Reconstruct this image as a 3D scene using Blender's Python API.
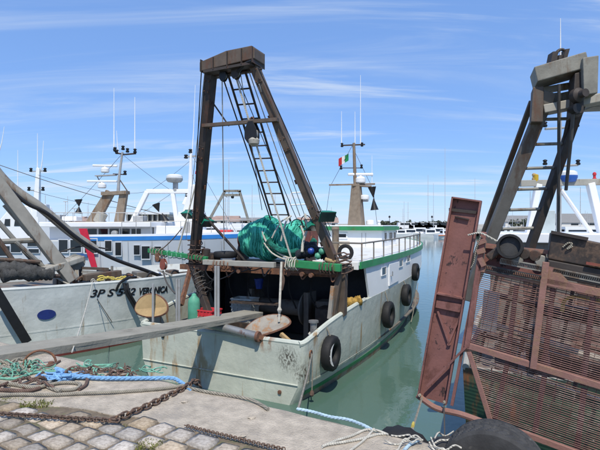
import bpy, math, random
from mathutils import Vector, Matrix
random.seed(7)
for o in list(bpy.data.objects): bpy.data.objects.remove(o)
scene = bpy.context.scene
COL = scene.collection
R_ = math.radians
# ------------------------------------------------------------------ camera
H, Q = 3.4, 1.75            # eye height and quay level above the water
F, HZ = 453.0, 225.0        # focal length and horizon for a 600 x 450 picture
cam = bpy.data.cameras.new('camera'); cam.sensor_width = 36; cam.lens = F/600*36
cam.clip_start = .05; cam.clip_end = 3000
camo = bpy.data.objects.new('camera', cam); COL.objects.link(camo)
camo.location = (0, 0, H); camo.rotation_euler = (R_(90), 0, 0)
scene.camera = camo
scene.render.resolution_x = 1024; scene.render.resolution_y = 768
# ------------------------------------------------------------------ sky and sun
SUN_EL, SUN_AZ = 57, 177    # azimuth clockwise from +Y
w = bpy.data.worlds.new('World'); scene.world = w; w.use_nodes = True
nt = w.node_tree; nt.nodes.clear()
def N(nt, t, **k):
    n = nt.nodes.new(t)
    for a, b in k.items(): setattr(n, a, b)
    return n
wo = N(nt, 'ShaderNodeOutputWorld'); bg = N(nt, 'ShaderNodeBackground'); bg.inputs[1].default_value = .14
sky = N(nt, 'ShaderNodeTexSky', sky_type='NISHITA', sun_disc=False, sun_elevation=R_(SUN_EL), sun_rotation=R_(SUN_AZ),
        altitude=0, air_density=1.0, dust_density=.1, ozone_density=3.5)
tc = N(nt, 'ShaderNodeTexCoord'); sx = N(nt, 'ShaderNodeSeparateXYZ')
nt.links.new(tc.outputs['Generated'], sx.inputs[0])
zz = N(nt, 'ShaderNodeMath', operation='ADD'); zz.inputs[1].default_value = .12; nt.links.new(sx.outputs[2], zz.inputs[0])
za = N(nt, 'ShaderNodeMath', operation='MAXIMUM'); za.inputs[1].default_value = .05; nt.links.new(zz.outputs[0], za.inputs[0])
dx = N(nt, 'ShaderNodeMath', operation='DIVIDE'); dy = N(nt, 'ShaderNodeMath', operation='DIVIDE')
nt.links.new(sx.outputs[0], dx.inputs[0]); nt.links.new(sx.outputs[1], dy.inputs[0])
nt.links.new(za.outputs[0], dx.inputs[1]); nt.links.new(za.outputs[0], dy.inputs[1])
cx = N(nt, 'ShaderNodeCombineXYZ'); nt.links.new(dx.outputs[0], cx.inputs[0]); nt.links.new(dy.outputs[0], cx.inputs[1])
def cloud(scale, rot, lo, hi, seed, detail=6, dist=.6):
    mp = N(nt, 'ShaderNodeMapping'); mp.inputs['Scale'].default_value = scale; mp.inputs['Rotation'].default_value = (0, 0, R_(rot))
    mp.inputs['Location'].default_value = (seed, seed*.7, 0)
    nt.links.new(cx.outputs[0], mp.inputs[0])
    nz = N(nt, 'ShaderNodeTexNoise'); nz.inputs['Detail'].default_value = detail; nz.inputs['Roughness'].default_value = .6
    nz.inputs['Scale'].default_value = 1; nz.inputs['Distortion'].default_value = dist
    nt.links.new(mp.outputs[0], nz.inputs['Vector'])
    mr = N(nt, 'ShaderNodeMapRange', interpolation_type='SMOOTHSTEP'); mr.inputs[1].default_value = lo; mr.inputs[2].default_value = hi
    nt.links.new(nz.outputs[0], mr.inputs[0]); return mr.outputs[0]
c1 = cloud((.40, 2.3, 1), -9, .47, .74, 3.1, 7, .9); c2 = cloud((.30, 1.5, 1), 11, .48, .80, 8.3, 6, .7); c3 = cloud((.16, .35, 1), 6, .36, .58, 1.7, 3, 0)
m1 = N(nt, 'ShaderNodeMath', operation='MULTIPLY'); nt.links.new(c1, m1.inputs[0]); nt.links.new(c3, m1.inputs[1])
m2 = N(nt, 'ShaderNodeMath', operation='MULTIPLY'); m2.inputs[1].default_value = .4; nt.links.new(c2, m2.inputs[0])
ad = N(nt, 'ShaderNodeMath', operation='ADD', use_clamp=True); nt.links.new(m1.outputs[0], ad.inputs[0]); nt.links.new(m2.outputs[0], ad.inputs[1])
cf = N(nt, 'ShaderNodeMath', operation='MULTIPLY'); cf.inputs[1].default_value = .85; nt.links.new(ad.outputs[0], cf.inputs[0])
tint = N(nt, 'ShaderNodeMix', data_type='RGBA', blend_type='MULTIPLY'); tint.inputs[0].default_value = 1
tint.inputs[7].default_value = (.87, .95, 1.06, 1)
evn = N(nt, 'ShaderNodeMix', data_type='RGBA'); evn.inputs[0].default_value = .55; evn.inputs[7].default_value = (1.7, 3.0, 5.8, 1)
nt.links.new(sky.outputs[0], evn.inputs[6]); nt.links.new(evn.outputs[2], tint.inputs[6])
mxs = N(nt, 'ShaderNodeMix', data_type='RGBA'); mxs.inputs[7].default_value = (4.6, 5.2, 6.0, 1)
nt.links.new(tint.outputs[2], mxs.inputs[6]); nt.links.new(cf.outputs[0], mxs.inputs[0])
nt.links.new(mxs.outputs[2], bg.inputs[0]); nt.links.new(bg.outputs[0], wo.inputs[0])
sl = bpy.data.lights.new('sun', 'SUN'); sl.energy = 3.9; sl.angle = R_(.5); sl.color = (1, .93, .80)
so = bpy.data.objects.new('sun', sl); COL.objects.link(so)
sd = Vector((math.sin(R_(SUN_AZ))*math.cos(R_(SUN_EL)), math.cos(R_(SUN_AZ))*math.cos(R_(SUN_EL)), math.sin(R_(SUN_EL))))
so.rotation_euler = sd.to_track_quat('Z', 'Y').to_euler(); so.location = (0, -5, 20)
vs = scene.view_settings; vs.view_transform = 'Standard'; vs.look = 'None'; vs.exposure = 0.18; vs.gamma = 1
scene.render.engine = 'CYCLES'
# ------------------------------------------------------------------ helpers
def V(*a): return Vector(a)
def at(px, py, d): return V((px-300)/F*d, d, H+(HZ-py)/F*d)
def ground(px, py, z): return at(px, py, (H-z)*F/(py-HZ))
class Fr:                       # a frame on the water: v to starboard, u forward
    def __init__(s, ox, oy, hd):
        s.o = V(ox, oy, 0); h = R_(hd); s.f = V(math.sin(h), math.cos(h), 0); s.r = V(math.cos(h), -math.sin(h), 0)
    def P(s, v, u, z): return s.o + s.r*v + s.f*u + V(0, 0, z)
    def ray(s, px, py):
        d = V((px-300)/F, 1, (HZ-py)/F); c = V(0, 0, H)
        return V((c-s.o).dot(s.r), (c-s.o).dot(s.f), c.z), V(d.dot(s.r), d.dot(s.f), d.z)
    def on(s, px, py, v=None, u=None, z=None):      # (v,u,z) where the sight line meets a plane of the frame
        c, d = s.ray(px, py)
        t = (v-c.x)/d.x if v is not None else (u-c.y)/d.y if u is not None else (z-c.z)/d.z
        return c + d*t
    def W(s, px, py, **k): return s.P(*s.on(px, py, **k))
MATW = {}
def root_of(o):
    while o.parent: o = o.parent
    return o
class MB:
    def __init__(s): s.v = []; s.f = []
    def add(s, vs, fs):
        b = len(s.v); s.v += [Vector(p) for p in vs]; s.f += [[i+b for i in f] for f in fs]; return s
    def hexa(s, p): return s.add(p, [(0,3,2,1),(4,5,6,7),(0,1,5,4),(1,2,6,5),(2,3,7,6),(3,0,4,7)])
    def obox(s, fr, v0, v1, u0, u1, z0, z1):
        return s.hexa([fr.P(a, b, c) for c in (z0, z1) for a, b in ((v0,u0),(v1,u0),(v1,u1),(v0,u1))])
    def box(s, x0, x1, y0, y1, z0, z1):
        return s.hexa([(a, b, c) for c in (z0, z1) for a, b in ((x0,y0),(x1,y0),(x1,y1),(x0,y1))])
    def beam(s, p, q, w, h, up=(0,0,1), w2=None, h2=None):
        p = Vector(p); q = Vector(q); d = (q-p).normalized(); up = Vector(up)
        sd_ = d.cross(up)
        if sd_.length < 1e-3: sd_ = d.cross(V(0,1,0))
        sd_.normalize(); u = sd_.cross(d).normalized(); w2 = w if w2 is None else w2; h2 = h if h2 is None else h2
        c = lambda o, a, b: [o-sd_*a/2-u*b/2, o+sd_*a/2-u*b/2, o+sd_*a/2+u*b/2, o-sd_*a/2+u*b/2]
        return s.hexa(c(p, w, h)+c(q, w2, h2))
    def tube(s, pts, r, n=8, closed=False):
        pts = [Vector(p) for p in pts]; m = len(pts); rs = r if isinstance(r, (list, tuple)) else [r]*m
        t0 = (pts[1]-pts[0]).normalized(); a = t0.orthogonal().normalized(); vs = []
        for i in range(m):
            if closed: t = pts[(i+1) % m]-pts[i-1]
            else: t = pts[min(i+1, m-1)]-pts[max(i-1, 0)]
            t = t.normalized() if t.length > 1e-9 else t0
            a = a-t*a.dot(t)
            a = a.normalized() if a.length > 1e-6 else t.orthogonal().normalized()
            b = t.cross(a)
            for k in range(n):
                an = 2*math.pi*k/n; vs.append(pts[i]+(a*math.cos(an)+b*math.sin(an))*rs[i])
        fs = []
        for i in range(m if closed else m-1):
            j = (i+1) % m
            for k in range(n): fs.append((i*n+k, i*n+(k+1) % n, j*n+(k+1) % n, j*n+k))
        if not closed: fs += [tuple(range(n))[::-1], tuple((m-1)*n+k for k in range(n))]
        return s.add(vs, fs)
    def lathe(s, c, ax, prof, n=20, squash=None):
        c = Vector(c); ax = Vector(ax).normalized(); a = ax.orthogonal().normalized()
        if abs(ax.z) < .9: a = (V(0,0,1)-ax*ax.z).normalized()
        b = ax.cross(a); vs = []
        for (r, t) in prof:
            for k in range(n):
                an = 2*math.pi*k/n; vs.append(c+ax*t+(a*math.cos(an)+b*math.sin(an))*r)
        m = len(prof)
        fs = [(i*n+k, i*n+(k+1) % n, (i+1)*n+(k+1) % n, (i+1)*n+k) for i in range(m-1) for k in range(n)]
        fs += [tuple(range(n))[::-1], tuple((m-1)*n+k for k in range(n))]
        return s.add(vs, fs)
    def poly(s, pts, th):
        pts = [Vector(p) for p in pts]; th = Vector(th); n = len(pts)
        return s.add(pts+[p+th for p in pts], [tuple(range(n))[::-1], tuple(range(n, 2*n))]+[(i, (i+1) % n, n+(i+1) % n, n+i) for i in range(n)])
    def loft(s, rows, closed=False):
        n = len(rows[0]); vs = [p for r in rows for p in r]; m = len(rows)
        return s.add(vs, [(i*n+k, i*n+(k+1) % n, (i+1)*n+(k+1) % n, (i+1)*n+k) for i in range(m-1) for k in range(n if closed else n-1)])
    def build(s, name, mat, parent=None, smooth=False, bevel=0, solid=0, subd=0, label=None, angle=40):
        me = bpy.data.meshes.new(name)
        if parent is not None: M = MATW[root_of(parent).name].inverted()
        else:
            n = len(s.v); M = Matrix.Translation((-sum(p.x for p in s.v)/n, -sum(p.y for p in s.v)/n, -min(p.z for p in s.v)))
        me.from_pydata([M @ p for p in s.v], [], s.f); me.validate(); me.materials.append(MT(mat))
        if smooth:
            me.shade_smooth(); me.set_sharp_from_angle(angle=R_(angle))
        o = bpy.data.objects.new(name, me); COL.objects.link(o)
        if parent is not None: o.parent = parent
        else:
            o.matrix_world = M.inverted(); MATW[o.name] = M.inverted()
        if solid:
            k = o.modifiers.new('solid', 'SOLIDIFY'); k.thickness = solid; k.offset = -1
            if smooth:
                k = o.modifiers.new('split', 'EDGE_SPLIT'); k.split_angle = R_(35)
        if bevel:
            k = o.modifiers.new('bevel', 'BEVEL'); k.width = bevel; k.segments = 2; k.limit_method = 'ANGLE'
        if subd:
            k = o.modifiers.new('subd', 'SUBSURF'); k.levels = subd; k.render_levels = subd
        if label: o['label'] = label
        return o
def tag(o, label, cat, group=None):
    o['label'] = label; o['category'] = cat
    if group: o['group'] = group
    return o
def thing(name, label, cat, M, group=None):
    o = bpy.data.objects.new(name, None); COL.objects.link(o)
    if not isinstance(M, Matrix): M = Matrix.Translation(Vector(M))
    o.matrix_world = M; MATW[o.name] = M.copy(); o.empty_display_size = .2
    return tag(o, label, cat, group)
def fmat(fr): return Matrix.Translation(fr.o) @ Matrix(((fr.r.x, fr.f.x, 0), (fr.r.y, fr.f.y, 0), (0, 0, 1))).to_4x4()
def struct(o): o['kind'] = 'structure'; return o
def sag(p, q, s, n=14):
    p = Vector(p); q = Vector(q)
    return [p.lerp(q, i/n)-V(0, 0, s*4*(i/n)*(1-i/n)) for i in range(n+1)]
def smoothpath(pts, k=6):           # Catmull-Rom
    pts = [Vector(p) for p in pts]; P = [pts[0]*2-pts[1]]+pts+[pts[-1]*2-pts[-2]]; out = []
    for i in range(1, len(P)-2):
        a, b, c, d = P[i-1:i+3]
        for j in range(k):
            t = j/k; out.append(.5*((2*b)+(c-a)*t+(2*a-5*b+4*c-d)*t*t+(3*b-a-3*c+d)*t**3))
    out.append(pts[-1]); return out
# ------------------------------------------------------------------ materials
SPEC = {}; CACHE = {}
def MT(n):
    if n not in CACHE: CACHE[n] = mk(n, **SPEC[n])
    return CACHE[n]
def mk(name, c, c2=None, rough=.6, metal=0, var=.18, scale=5, bump=.15, bs=40, bd=.004, rust=0, rc=(.16,.065,.03), rs=3.0, streak=1.0,
       rust2=0, rc2=(.03,.025,.02), rs2=9, spec=.4, obj_rand=0, patch=None, wave=None, trans=0, sheen=0):
    m = bpy.data.materials.new(name); m.use_nodes = True; t = m.node_tree; L = t.links.new
    b = t.nodes['Principled BSDF']; b.inputs['Roughness'].default_value = rough; b.inputs['Metallic'].default_value = metal
    b.inputs['Specular IOR Level'].default_value = spec
    if trans: b.inputs['Transmission Weight'].default_value = trans
    tc = N(t, 'ShaderNodeTexCoord')
    def noise(sc, det=5, z=1.0, off=0, ro=.6, dis=0):
        mp = N(t, 'ShaderNodeMapping'); mp.inputs['Scale'].default_value = (sc, sc, sc*z); mp.inputs['Location'].default_value = (off, off*.3, off*.7)
        L(tc.outputs['Object'], mp.inputs[0])
        n = N(t, 'ShaderNodeTexNoise'); n.inputs['Scale'].default_value = 1; n.inputs['Detail'].default_value = det; n.inputs['Roughness'].default_value = ro
        n.inputs['Distortion'].default_value = dis
        L(mp.outputs[0], n.inputs['Vector']); return n.outputs[0]
    def mr(x, lo, hi):
        r = N(t, 'ShaderNodeMapRange'); r.inputs[1].default_value = lo; r.inputs[2].default_value = hi; L(x, r.inputs[0]); return r.outputs[0]
    def mix(f, a, bb):
        k = N(t, 'ShaderNodeMix', data_type='RGBA')
        for i, x in ((0, f), (6, a), (7, bb)):
            if isinstance(x, (int, float)): k.inputs[i].default_value = x
            elif isinstance(x, (tuple, list)): k.inputs[i].default_value = (*x[:3], 1)
            else: L(x, k.inputs[i])
        return k.outputs[2]
    def mul(a, bb):
        k = N(t, 'ShaderNodeMath', operation='MULTIPLY'); L(a, k.inputs[0])
        if isinstance(bb, (int, float)): k.inputs[1].default_value = bb
        else: L(bb, k.inputs[1])
        return k.outputs[0]
    lo = [x*(1-var) for x in c]; hi = c2 or [min(1, x*(1+var*.6)) for x in c]
    col = mix(mr(noise(scale, 6), .3, .7), lo, hi)
    if obj_rand:
        oi = N(t, 'ShaderNodeObjectInfo'); hv = N(t, 'ShaderNodeMapRange'); hv.inputs[3].default_value = 1-obj_rand; hv.inputs[4].default_value = 1+obj_rand
        L(oi.outputs['Random'], hv.inputs[0]); hs = N(t, 'ShaderNodeHueSaturation'); L(hv.outputs[0], hs.inputs['Value']); L(col, hs.inputs['Color'])
        w2 = N(t, 'ShaderNodeTexWhiteNoise', noise_dimensions='1D'); L(oi.outputs['Random'], w2.inputs['W'])
        sv = N(t, 'ShaderNodeMapRange'); sv.inputs[3].default_value = .7; sv.inputs[4].default_value = 1.7; L(w2.outputs[0], sv.inputs[0]); L(sv.outputs[0], hs.inputs['Saturation'])
        col = hs.outputs[0]
    rf = None
    if rust:
        n1 = noise(rs, 8, 1/streak, 5.3, .65); f1 = mr(n1, .70-rust*.42, .78-rust*.42); n2 = noise(rs*5, 4, 1/streak, 2.2)
        f1 = mul(f1, mr(n2, .25, .6)); col = mix(f1, col, mix(n2, [x*.55 for x in rc], [min(1, x*1.5) for x in rc])); rf = f1
    if rust2:
        n1 = noise(rs2, 8, .6, 9.1, .7); f2 = mr(n1, .72-rust2*.4, .76-rust2*.4); col = mix(f2, col, rc2)
    if patch:               # worn spots with a place of their own: (centre, radius, colour, noise scale)
        for (pc, pr, pcol, ps) in patch:
            vd = N(t, 'ShaderNodeVectorMath', operation='DISTANCE'); L(tc.outputs['Object'], vd.inputs[0]); vd.inputs[1].default_value = pc
            g = mr(vd.outputs['Value'], pr, pr*.2); col = mix(mul(mr(noise(ps, 6, .5, 3.3), .46, .56), g), col, pcol)
    L(col, b.inputs['Base Color'])
    h = noise(bs, 5, 1, 1.1)
    if wave:                # strand / weave relief: (direction, scale, distortion)
        wv = N(t, 'ShaderNodeTexWave', bands_direction=wave[0]); wv.inputs['Scale'].default_value = wave[1]; wv.inputs['Distortion'].default_value = wave[2]
        L(tc.outputs['Object'], wv.inputs['Vector']); h = wv.outputs['Fac']
    bp = N(t, 'ShaderNodeBump'); bp.inputs['Strength'].default_value = min(1, bump*2); bp.inputs['Distance'].default_value = bd
    L(h, bp.inputs['Height']); L(bp.outputs[0], b.inputs['Normal'])
    if metal and rf is not None: pass
    rr = N(t, 'ShaderNodeMapRange'); rr.inputs[3].default_value = max(.05, rough-.12); rr.inputs[4].default_value = min(1, rough+.12)
    L(noise(scale*3, 4), rr.inputs[0]); L(rr.outputs[0], b.inputs['Roughness'])
    return m
def S(n, c, **k): SPEC[n] = dict(c=c, **k)
S('hull_a', (.50,.53,.465), rough=.5, var=.16, scale=1.6, rust=.34, rs=4.5, streak=9, rc=(.31,.20,.10), rust2=.06, rc2=(.2,.17,.13), rs2=22, bump=.35, bs=2.6, bd=.03,
  patch=[((1.72,.0,.88),.30,(.06,.05,.04),26), ((1.98,.12,.62),.26,(.07,.055,.04),30), ((-.3,0,.5),.45,(.34,.27,.17),5), ((1.2,0,1.2),.3,(.25,.10,.04),9)])
S('hull_v', (.58,.61,.59), rough=.45, var=.26, scale=1.1, rust=.30, rs=3.5, streak=8, rc=(.30,.25,.18), rust2=.05, rc2=(.2,.17,.13), rs2=18, bump=.35, bs=2.2, bd=.03)  # broad blotches put rippling water light into the paint; streaks are rust
S('hull_w', (.56,.59,.63), rough=.4, var=.06, scale=.9, bump=.05, rust=.1, streak=4, rc=(.4,.33,.25))
S('hull_r', (.03,.075,.05), rough=.5, var=.25, scale=2, rust=.3, streak=3)
S('white', (.80,.81,.80), rough=.4, var=.05, scale=1.5, rust=.20, rs=2.2, streak=6, rc=(.5,.40,.28), bump=.05, bs=15)
S('white_clean', (.80,.81,.82), rough=.4, var=.05, scale=2, bump=.04)
S('green_paint', (.03,.235,.085), rough=.45, var=.2, scale=4, rust=.22, rs=5, streak=2)
S('green_lamp', (.012,.19,.12), rough=.4, var=.2, scale=6)
S('blue_paint', (.03,.20,.55), rough=.4, var=.12, scale=2)
S('red_paint', (.55,.02,.05), rough=.45, var=.12)
S('red_box', (.60,.04,.05), rough=.5, var=.15)
S('antifoul', (.15,.035,.03), rough=.7, var=.3, scale=3)
S('gallows', (.115,.088,.068), rough=.65, var=.28, scale=4, rust=.45, rs=4, streak=4, rc=(.10,.05,.03), bump=.3, bs=30)
S('gallows_dark', (.05,.04,.035), rough=.65, var=.3, scale=4, rust=.4, rs=4, streak=3, rc=(.09,.045,.03), bump=.3, bs=30)
S('pylon', (.24,.19,.14), rough=.7, var=.25, scale=5, rust=.4, rs=3, streak=4, rc=(.15,.09,.05))
S('grey_steel', (.255,.245,.215), rough=.55, var=.2, scale=3, rust=.38, rs=3, streak=5, rc=(.13,.085,.055), bump=.2)
S('head_grey', (.235,.225,.19), rough=.65, var=.3, scale=4, rust=.46, rs=5, streak=4, rc=(.15,.11,.075), bump=.3)
S('grey_dark', (.15,.14,.125), rough=.6, var=.25, scale=3, rust=.4, rs=3, streak=5, rc=(.085,.055,.04), bump=.2)
S('grey_light', (.36,.345,.30), rough=.6, var=.2, scale=3, rust=.38, rs=3.5, streak=3, rc=(.17,.11,.06), bump=.2)
S('steel', (.33,.33,.32), rough=.4, metal=.6, var=.2, rust=.3, rs=7)
S('rail_grey', (.20,.18,.155), rough=.6, var=.2, rust=.3)
S('galv', (.40,.40,.39), rough=.5, metal=.3, var=.15, rust=.2)
S('iron_rust', (.15,.075,.05), rough=.85, var=.4, scale=12, rust=.5, rs=9, rc=(.22,.10,.05), bump=.5, bs=60)
S('chain', (.13,.09,.07), rough=.75, metal=.2, var=.35, scale=30, rust=.5, rs=20, rc=(.17,.09,.05), bump=.4)
S('dredge', (.235,.105,.09), rough=.7, var=.22, scale=3, rust=.42, rs=4, streak=2, rc=(.12,.05,.04), rust2=.30, rc2=(.05,.03,.03), bump=.3, bs=40)
S('dredge_rail', (.27,.14,.115), rough=.75, var=.22, scale=6, rust=.5, rs=7, streak=1, rc=(.24,.14,.09), bump=.4, bs=50)
S('rod', (.20,.098,.08), rough=.65, var=.35, scale=5, rust=.5, rs=5, rc=(.28,.19,.155), bump=.1)
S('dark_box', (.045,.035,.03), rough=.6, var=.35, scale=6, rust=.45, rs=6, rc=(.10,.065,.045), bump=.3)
S('black', (.012,.012,.013), rough=.5, var=.3, scale=8)
S('rubber', (.014,.014,.015), rough=.7, var=.3, scale=9, bump=.3, bs=50)
S('rubber_grey', (.045,.045,.046), rough=.8, var=.35, scale=9, rust=.4, rs=6, rc=(.10,.095,.085), bump=.3, bs=60)
S('chalk', (.66,.65,.62), rough=.8, var=.1, scale=9, rust=.35, rs=9, rc=(.05,.05,.05))
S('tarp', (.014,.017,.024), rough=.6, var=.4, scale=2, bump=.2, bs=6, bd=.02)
S('deck', (.16,.15,.13), rough=.8, var=.3, scale=3, rust=.4)
S('deck_white', (.66,.66,.63), rough=.6, var=.1, scale=2, rust=.32, rs=2.5, rc=(.4,.33,.25))
S('plank', (.285,.27,.225), rough=.85, var=.2, scale=2.5, rust=.25, rs=2.5, streak=1, rc=(.16,.15,.12), bump=.5, bs=22, bd=.006)
S('wood_tan', (.42,.29,.14), rough=.7, var=.2, scale=4, rust=.3, rs=5, rc=(.18,.11,.05))
S('door_grey', (.29,.265,.225), rough=.65, var=.25, scale=4, rust=.46, rs=4, rc=(.27,.14,.06))
S('beige', (.50,.43,.33), rough=.7, var=.15)
S('shelter_grey', (.17,.155,.13), rough=.7, var=.3, scale=2, rust=.4)
S('net', (.015,.34,.22), c2=(.04,.55,.38), rough=.75, var=.55, scale=7, bump=.9, wave=('X', 13, 3), bd=.02)
S('net_light', (.04,.46,.32), c2=(.12,.66,.50), rough=.8, var=.5, scale=5, bump=.3)
S('net_dark', (.01,.17,.125), c2=(.03,.36,.27), rough=.8, var=.5, scale=9, bump=.9, wave=('Z', 22, 8), bd=.02)
S('net_black', (.02,.025,.035), rough=.9, var=.5, scale=14, bump=.9, bs=35, bd=.02)
S('net_yellow', (.42,.26,.06), rough=.9, var=.5, scale=16, bump=1, bs=40, bd=.02)
S('net_gear', (.07,.07,.068), rough=.9, var=.5, scale=9, bump=.9, bs=30, bd=.02)
S('rope_white', (.60,.57,.49), rough=.9, var=.25, scale=14, bump=.9, wave=('DIAGONAL', 26, 1), bd=.006)
S('rope_grey', (.33,.30,.24), rough=.9, var=.3, scale=14, bump=.9, wave=('DIAGONAL', 30, 1), bd=.006)
S('rope_brown', (.17,.11,.085), rough=.9, var=.4, scale=18, bump=.9, wave=('DIAGONAL', 30, 1), bd=.006)
S('rope_blue', (.20,.40,.66), rough=.8, var=.3, scale=24, bump=.6, bs=130)
S('rope_paleblue', (.42,.56,.66), rough=.85, var=.3, scale=24, bump=.6, bs=130)
S('rope_green', (.17,.40,.30), rough=.85, var=.4, scale=20, bump=.7, bs=90)
S('rope_yellow', (.62,.50,.12), rough=.85, var=.3, scale=20, bump=.7, bs=90)
S('wire', (.08,.075,.07), rough=.6, var=.2)
S('wire_pale', (.40,.39,.36), rough=.7, var=.2)
S('glass', (.012,.016,.02), rough=.06, var=.2, spec=.6, bump=0)
S('lamp_glass', (.04,.06,.055), rough=.08, var=.2, spec=.7, bump=0)
S('radar', (.74,.75,.75), rough=.35, var=.04, bump=.02)
S('radar_blue', (.03,.11,.40), rough=.35, var=.06, bump=.02)
S('flag_green', (.01,.24,.07), rough=.8); S('flag_white', (.75,.75,.72), rough=.8); S('flag_red', (.5,.03,.03), rough=.8)
S('block_red', (.24,.07,.05), rough=.6, var=.3, rust=.4)
S('crate_grey', (.42,.43,.40), rough=.6, var=.15, rust=.2)
S('bucket_blue', (.02,.06,.32), rough=.4)
S('buoy_green', (.10,.36,.24), rough=.55, var=.2)
S('buoy_orange', (.60,.16,.04), rough=.55, var=.2)
S('yellow', (.55,.36,.03), rough=.5)
S('lettering', (.012,.012,.014), rough=.5, var=.2)
S('blue_mark', (.015,.03,.16), rough=.5, var=.3)
S('concrete', (.50,.435,.35), rough=.95, var=.28, scale=9, rust=.34, rs=2.6, rc=(.34,.30,.25), rust2=.16, rc2=(.22,.19,.15), rs2=34, bump=1, bs=55, bd=.02)
S('concrete_far', (.33,.32,.29), rough=.9, var=.2, scale=.3)
S('dirt', (.19,.15,.105), rough=.95, var=.45, scale=9, rust=.4, rs=6, rc=(.12,.12,.06), bump=1, bs=45, bd=.012)
S('cobble', (.40,.335,.27), c2=(.52,.46,.385), rough=.8, var=.3, scale=7, rust=.35, rs=9, rc=(.2,.165,.12), bump=.7, bs=30, bd=.006, obj_rand=.42)
S('rock_dark', (.055,.05,.042), rough=.9, var=.5, scale=1.2)
S('grass', (.14,.17,.035), c2=(.22,.23,.06), rough=.8, var=.3, scale=30)
S('leaf', (.07,.09,.06), c2=(.10,.12,.08), rough=.8, var=.4, scale=.8)  # lightened green carries the far haze in the leaf colour
S('bark', (.06,.045,.035), rough=.9)
S('house_cream', (.55,.50,.42), rough=.9, var=.1, scale=.2); S('house_white', (.66,.65,.62), rough=.9, var=.08, scale=.2)
S('house_pink', (.48,.34,.28), rough=.9, var=.1, scale=.2); S('roof_tile', (.34,.24,.20), rough=.9, var=.25, scale=.6); S('roof_grey', (.22,.22,.22), rough=.9)  # tile colour paled to greyish tan, distance haze put into it
S('far_white', (.72,.73,.74), rough=.45, var=.05, scale=.6); S('far_blue', (.05,.12,.30), rough=.5); S('far_dark', (.03,.03,.035), rough=.6)
S('mast_grey', (.50,.51,.52), rough=.5); S('pale_cabinet', (.50,.56,.56), rough=.5, var=.1)
# ------------------------------------------------------------------ water
def water_mat():
    m = bpy.data.materials.new('water'); m.use_nodes = True; t = m.node_tree; L = t.links.new
    b = t.nodes['Principled BSDF']; b.inputs['Base Color'].default_value = (.10, .17, .135, 1); b.inputs['Roughness'].default_value = .03
    b.inputs['IOR'].default_value = 1.52
    g = N(t, 'ShaderNodeNewGeometry'); mp = N(t, 'ShaderNodeMapping'); mp.inputs['Scale'].default_value = (1.5, 1.0, 1); mp.inputs['Rotation'].default_value = (0, 0, .4)
    L(g.outputs['Position'], mp.inputs[0])
    n1 = N(t, 'ShaderNodeTexNoise'); n1.inputs['Scale'].default_value = 2.2; n1.inputs['Detail'].default_value = 4; n1.inputs['Roughness'].default_value = .5; n1.inputs['Distortion'].default_value = .5
    n2 = N(t, 'ShaderNodeTexNoise'); n2.inputs['Scale'].default_value = .12; n2.inputs['Detail'].default_value = 3
    L(mp.outputs[0], n1.inputs['Vector']); L(g.outputs['Position'], n2.inputs['Vector'])
    bp = N(t, 'ShaderNodeBump'); bp.inputs['Strength'].default_value = .26; bp.inputs['Distance'].default_value = .03
    L(n1.outputs[0], bp.inputs['Height']); L(bp.outputs[0], b.inputs['Normal'])
    mx = N(t, 'ShaderNodeMix', data_type='RGBA'); mx.inputs[6].default_value = (.066, .122, .094, 1); mx.inputs[7].default_value = (.090, .158, .126, 1)
    L(n2.outputs[0], mx.inputs[0]); L(mx.outputs[2], b.inputs['Base Color'])
    return m
CACHE['water'] = water_mat()
mb = MB(); mb.add([(-1500,-300,0),(1500,-300,0),(1500,2500,0),(-1500,2500,0)], [(0,1,2,3)])
struct(mb.build('water', 'water'))
# ------------------------------------------------------------------ quay
E0 = V(-2.96, 5.7, 0); ED = V(.868, -.497, 0).normalized(); EN = V(.497, .868, 0).normalized()
def K(s, n, z=Q): return E0+ED*s+EN*n+V(0, 0, z)      # s along the edge (right), n outwards over the water
def kuv(px, py, z=Q):
    p = ground(px, py, z)-E0; return p.dot(ED), p.dot(EN)
def KG(px, py, dz=0): s, n = kuv(px, py, Q+dz); return K(s, n, Q+dz)
J1 = kuv(270, 448); J2 = kuv(144, 417); J3 = kuv(0, 399)
jl = [(-14, -1.35), J3, J2, J1, (9, J1[1]-.03)]
mb = MB(); edge = []
random.seed(3)
for i in range(0, 93):               # coping with an uneven worn arris
    s = -14+i*.25; edge.append((s, random.uniform(-.012, .012)))
top = [K(s, n, Q-.018+random.uniform(-.01, .006)) for s, n in edge]; low = [K(s, n+.02, Q-.10) for s, n in edge]; bot = [K(s, n+.03, -2) for s, n in edge]
top2 = [K(s, n-.06, Q) for s, n in edge]
def jn(s):
    for (a, b), (c, d) in zip(jl, jl[1:]):
        if a <= s <= c: return b+(d-b)*(s-a)/(c-a)
    return jl[-1][1]
back = [K(s, jn(s)+random.uniform(-.03, .03), Q-.006) for s, n in edge]; back2 = [K(s, jn(s), Q-.3) for s, n in edge]
mb.loft([bot, low, top, top2]+[[a.lerp(b, k)+V(0, 0, random.uniform(-.004, .004)) for a, b in zip(top2, back)] for k in (.25, .5, .75)]+[back, back2])
quay = struct(mb.build('quay_coping', 'concrete', smooth=True, angle=60))
mb = MB(); mb.loft([[K(s, jn(s)+.02, Q-.014) for s, n in edge], [K(s, -30, Q-.014) for s, n in edge]])
pav = struct(mb.build('cobble_pavement', 'dirt'))
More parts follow.
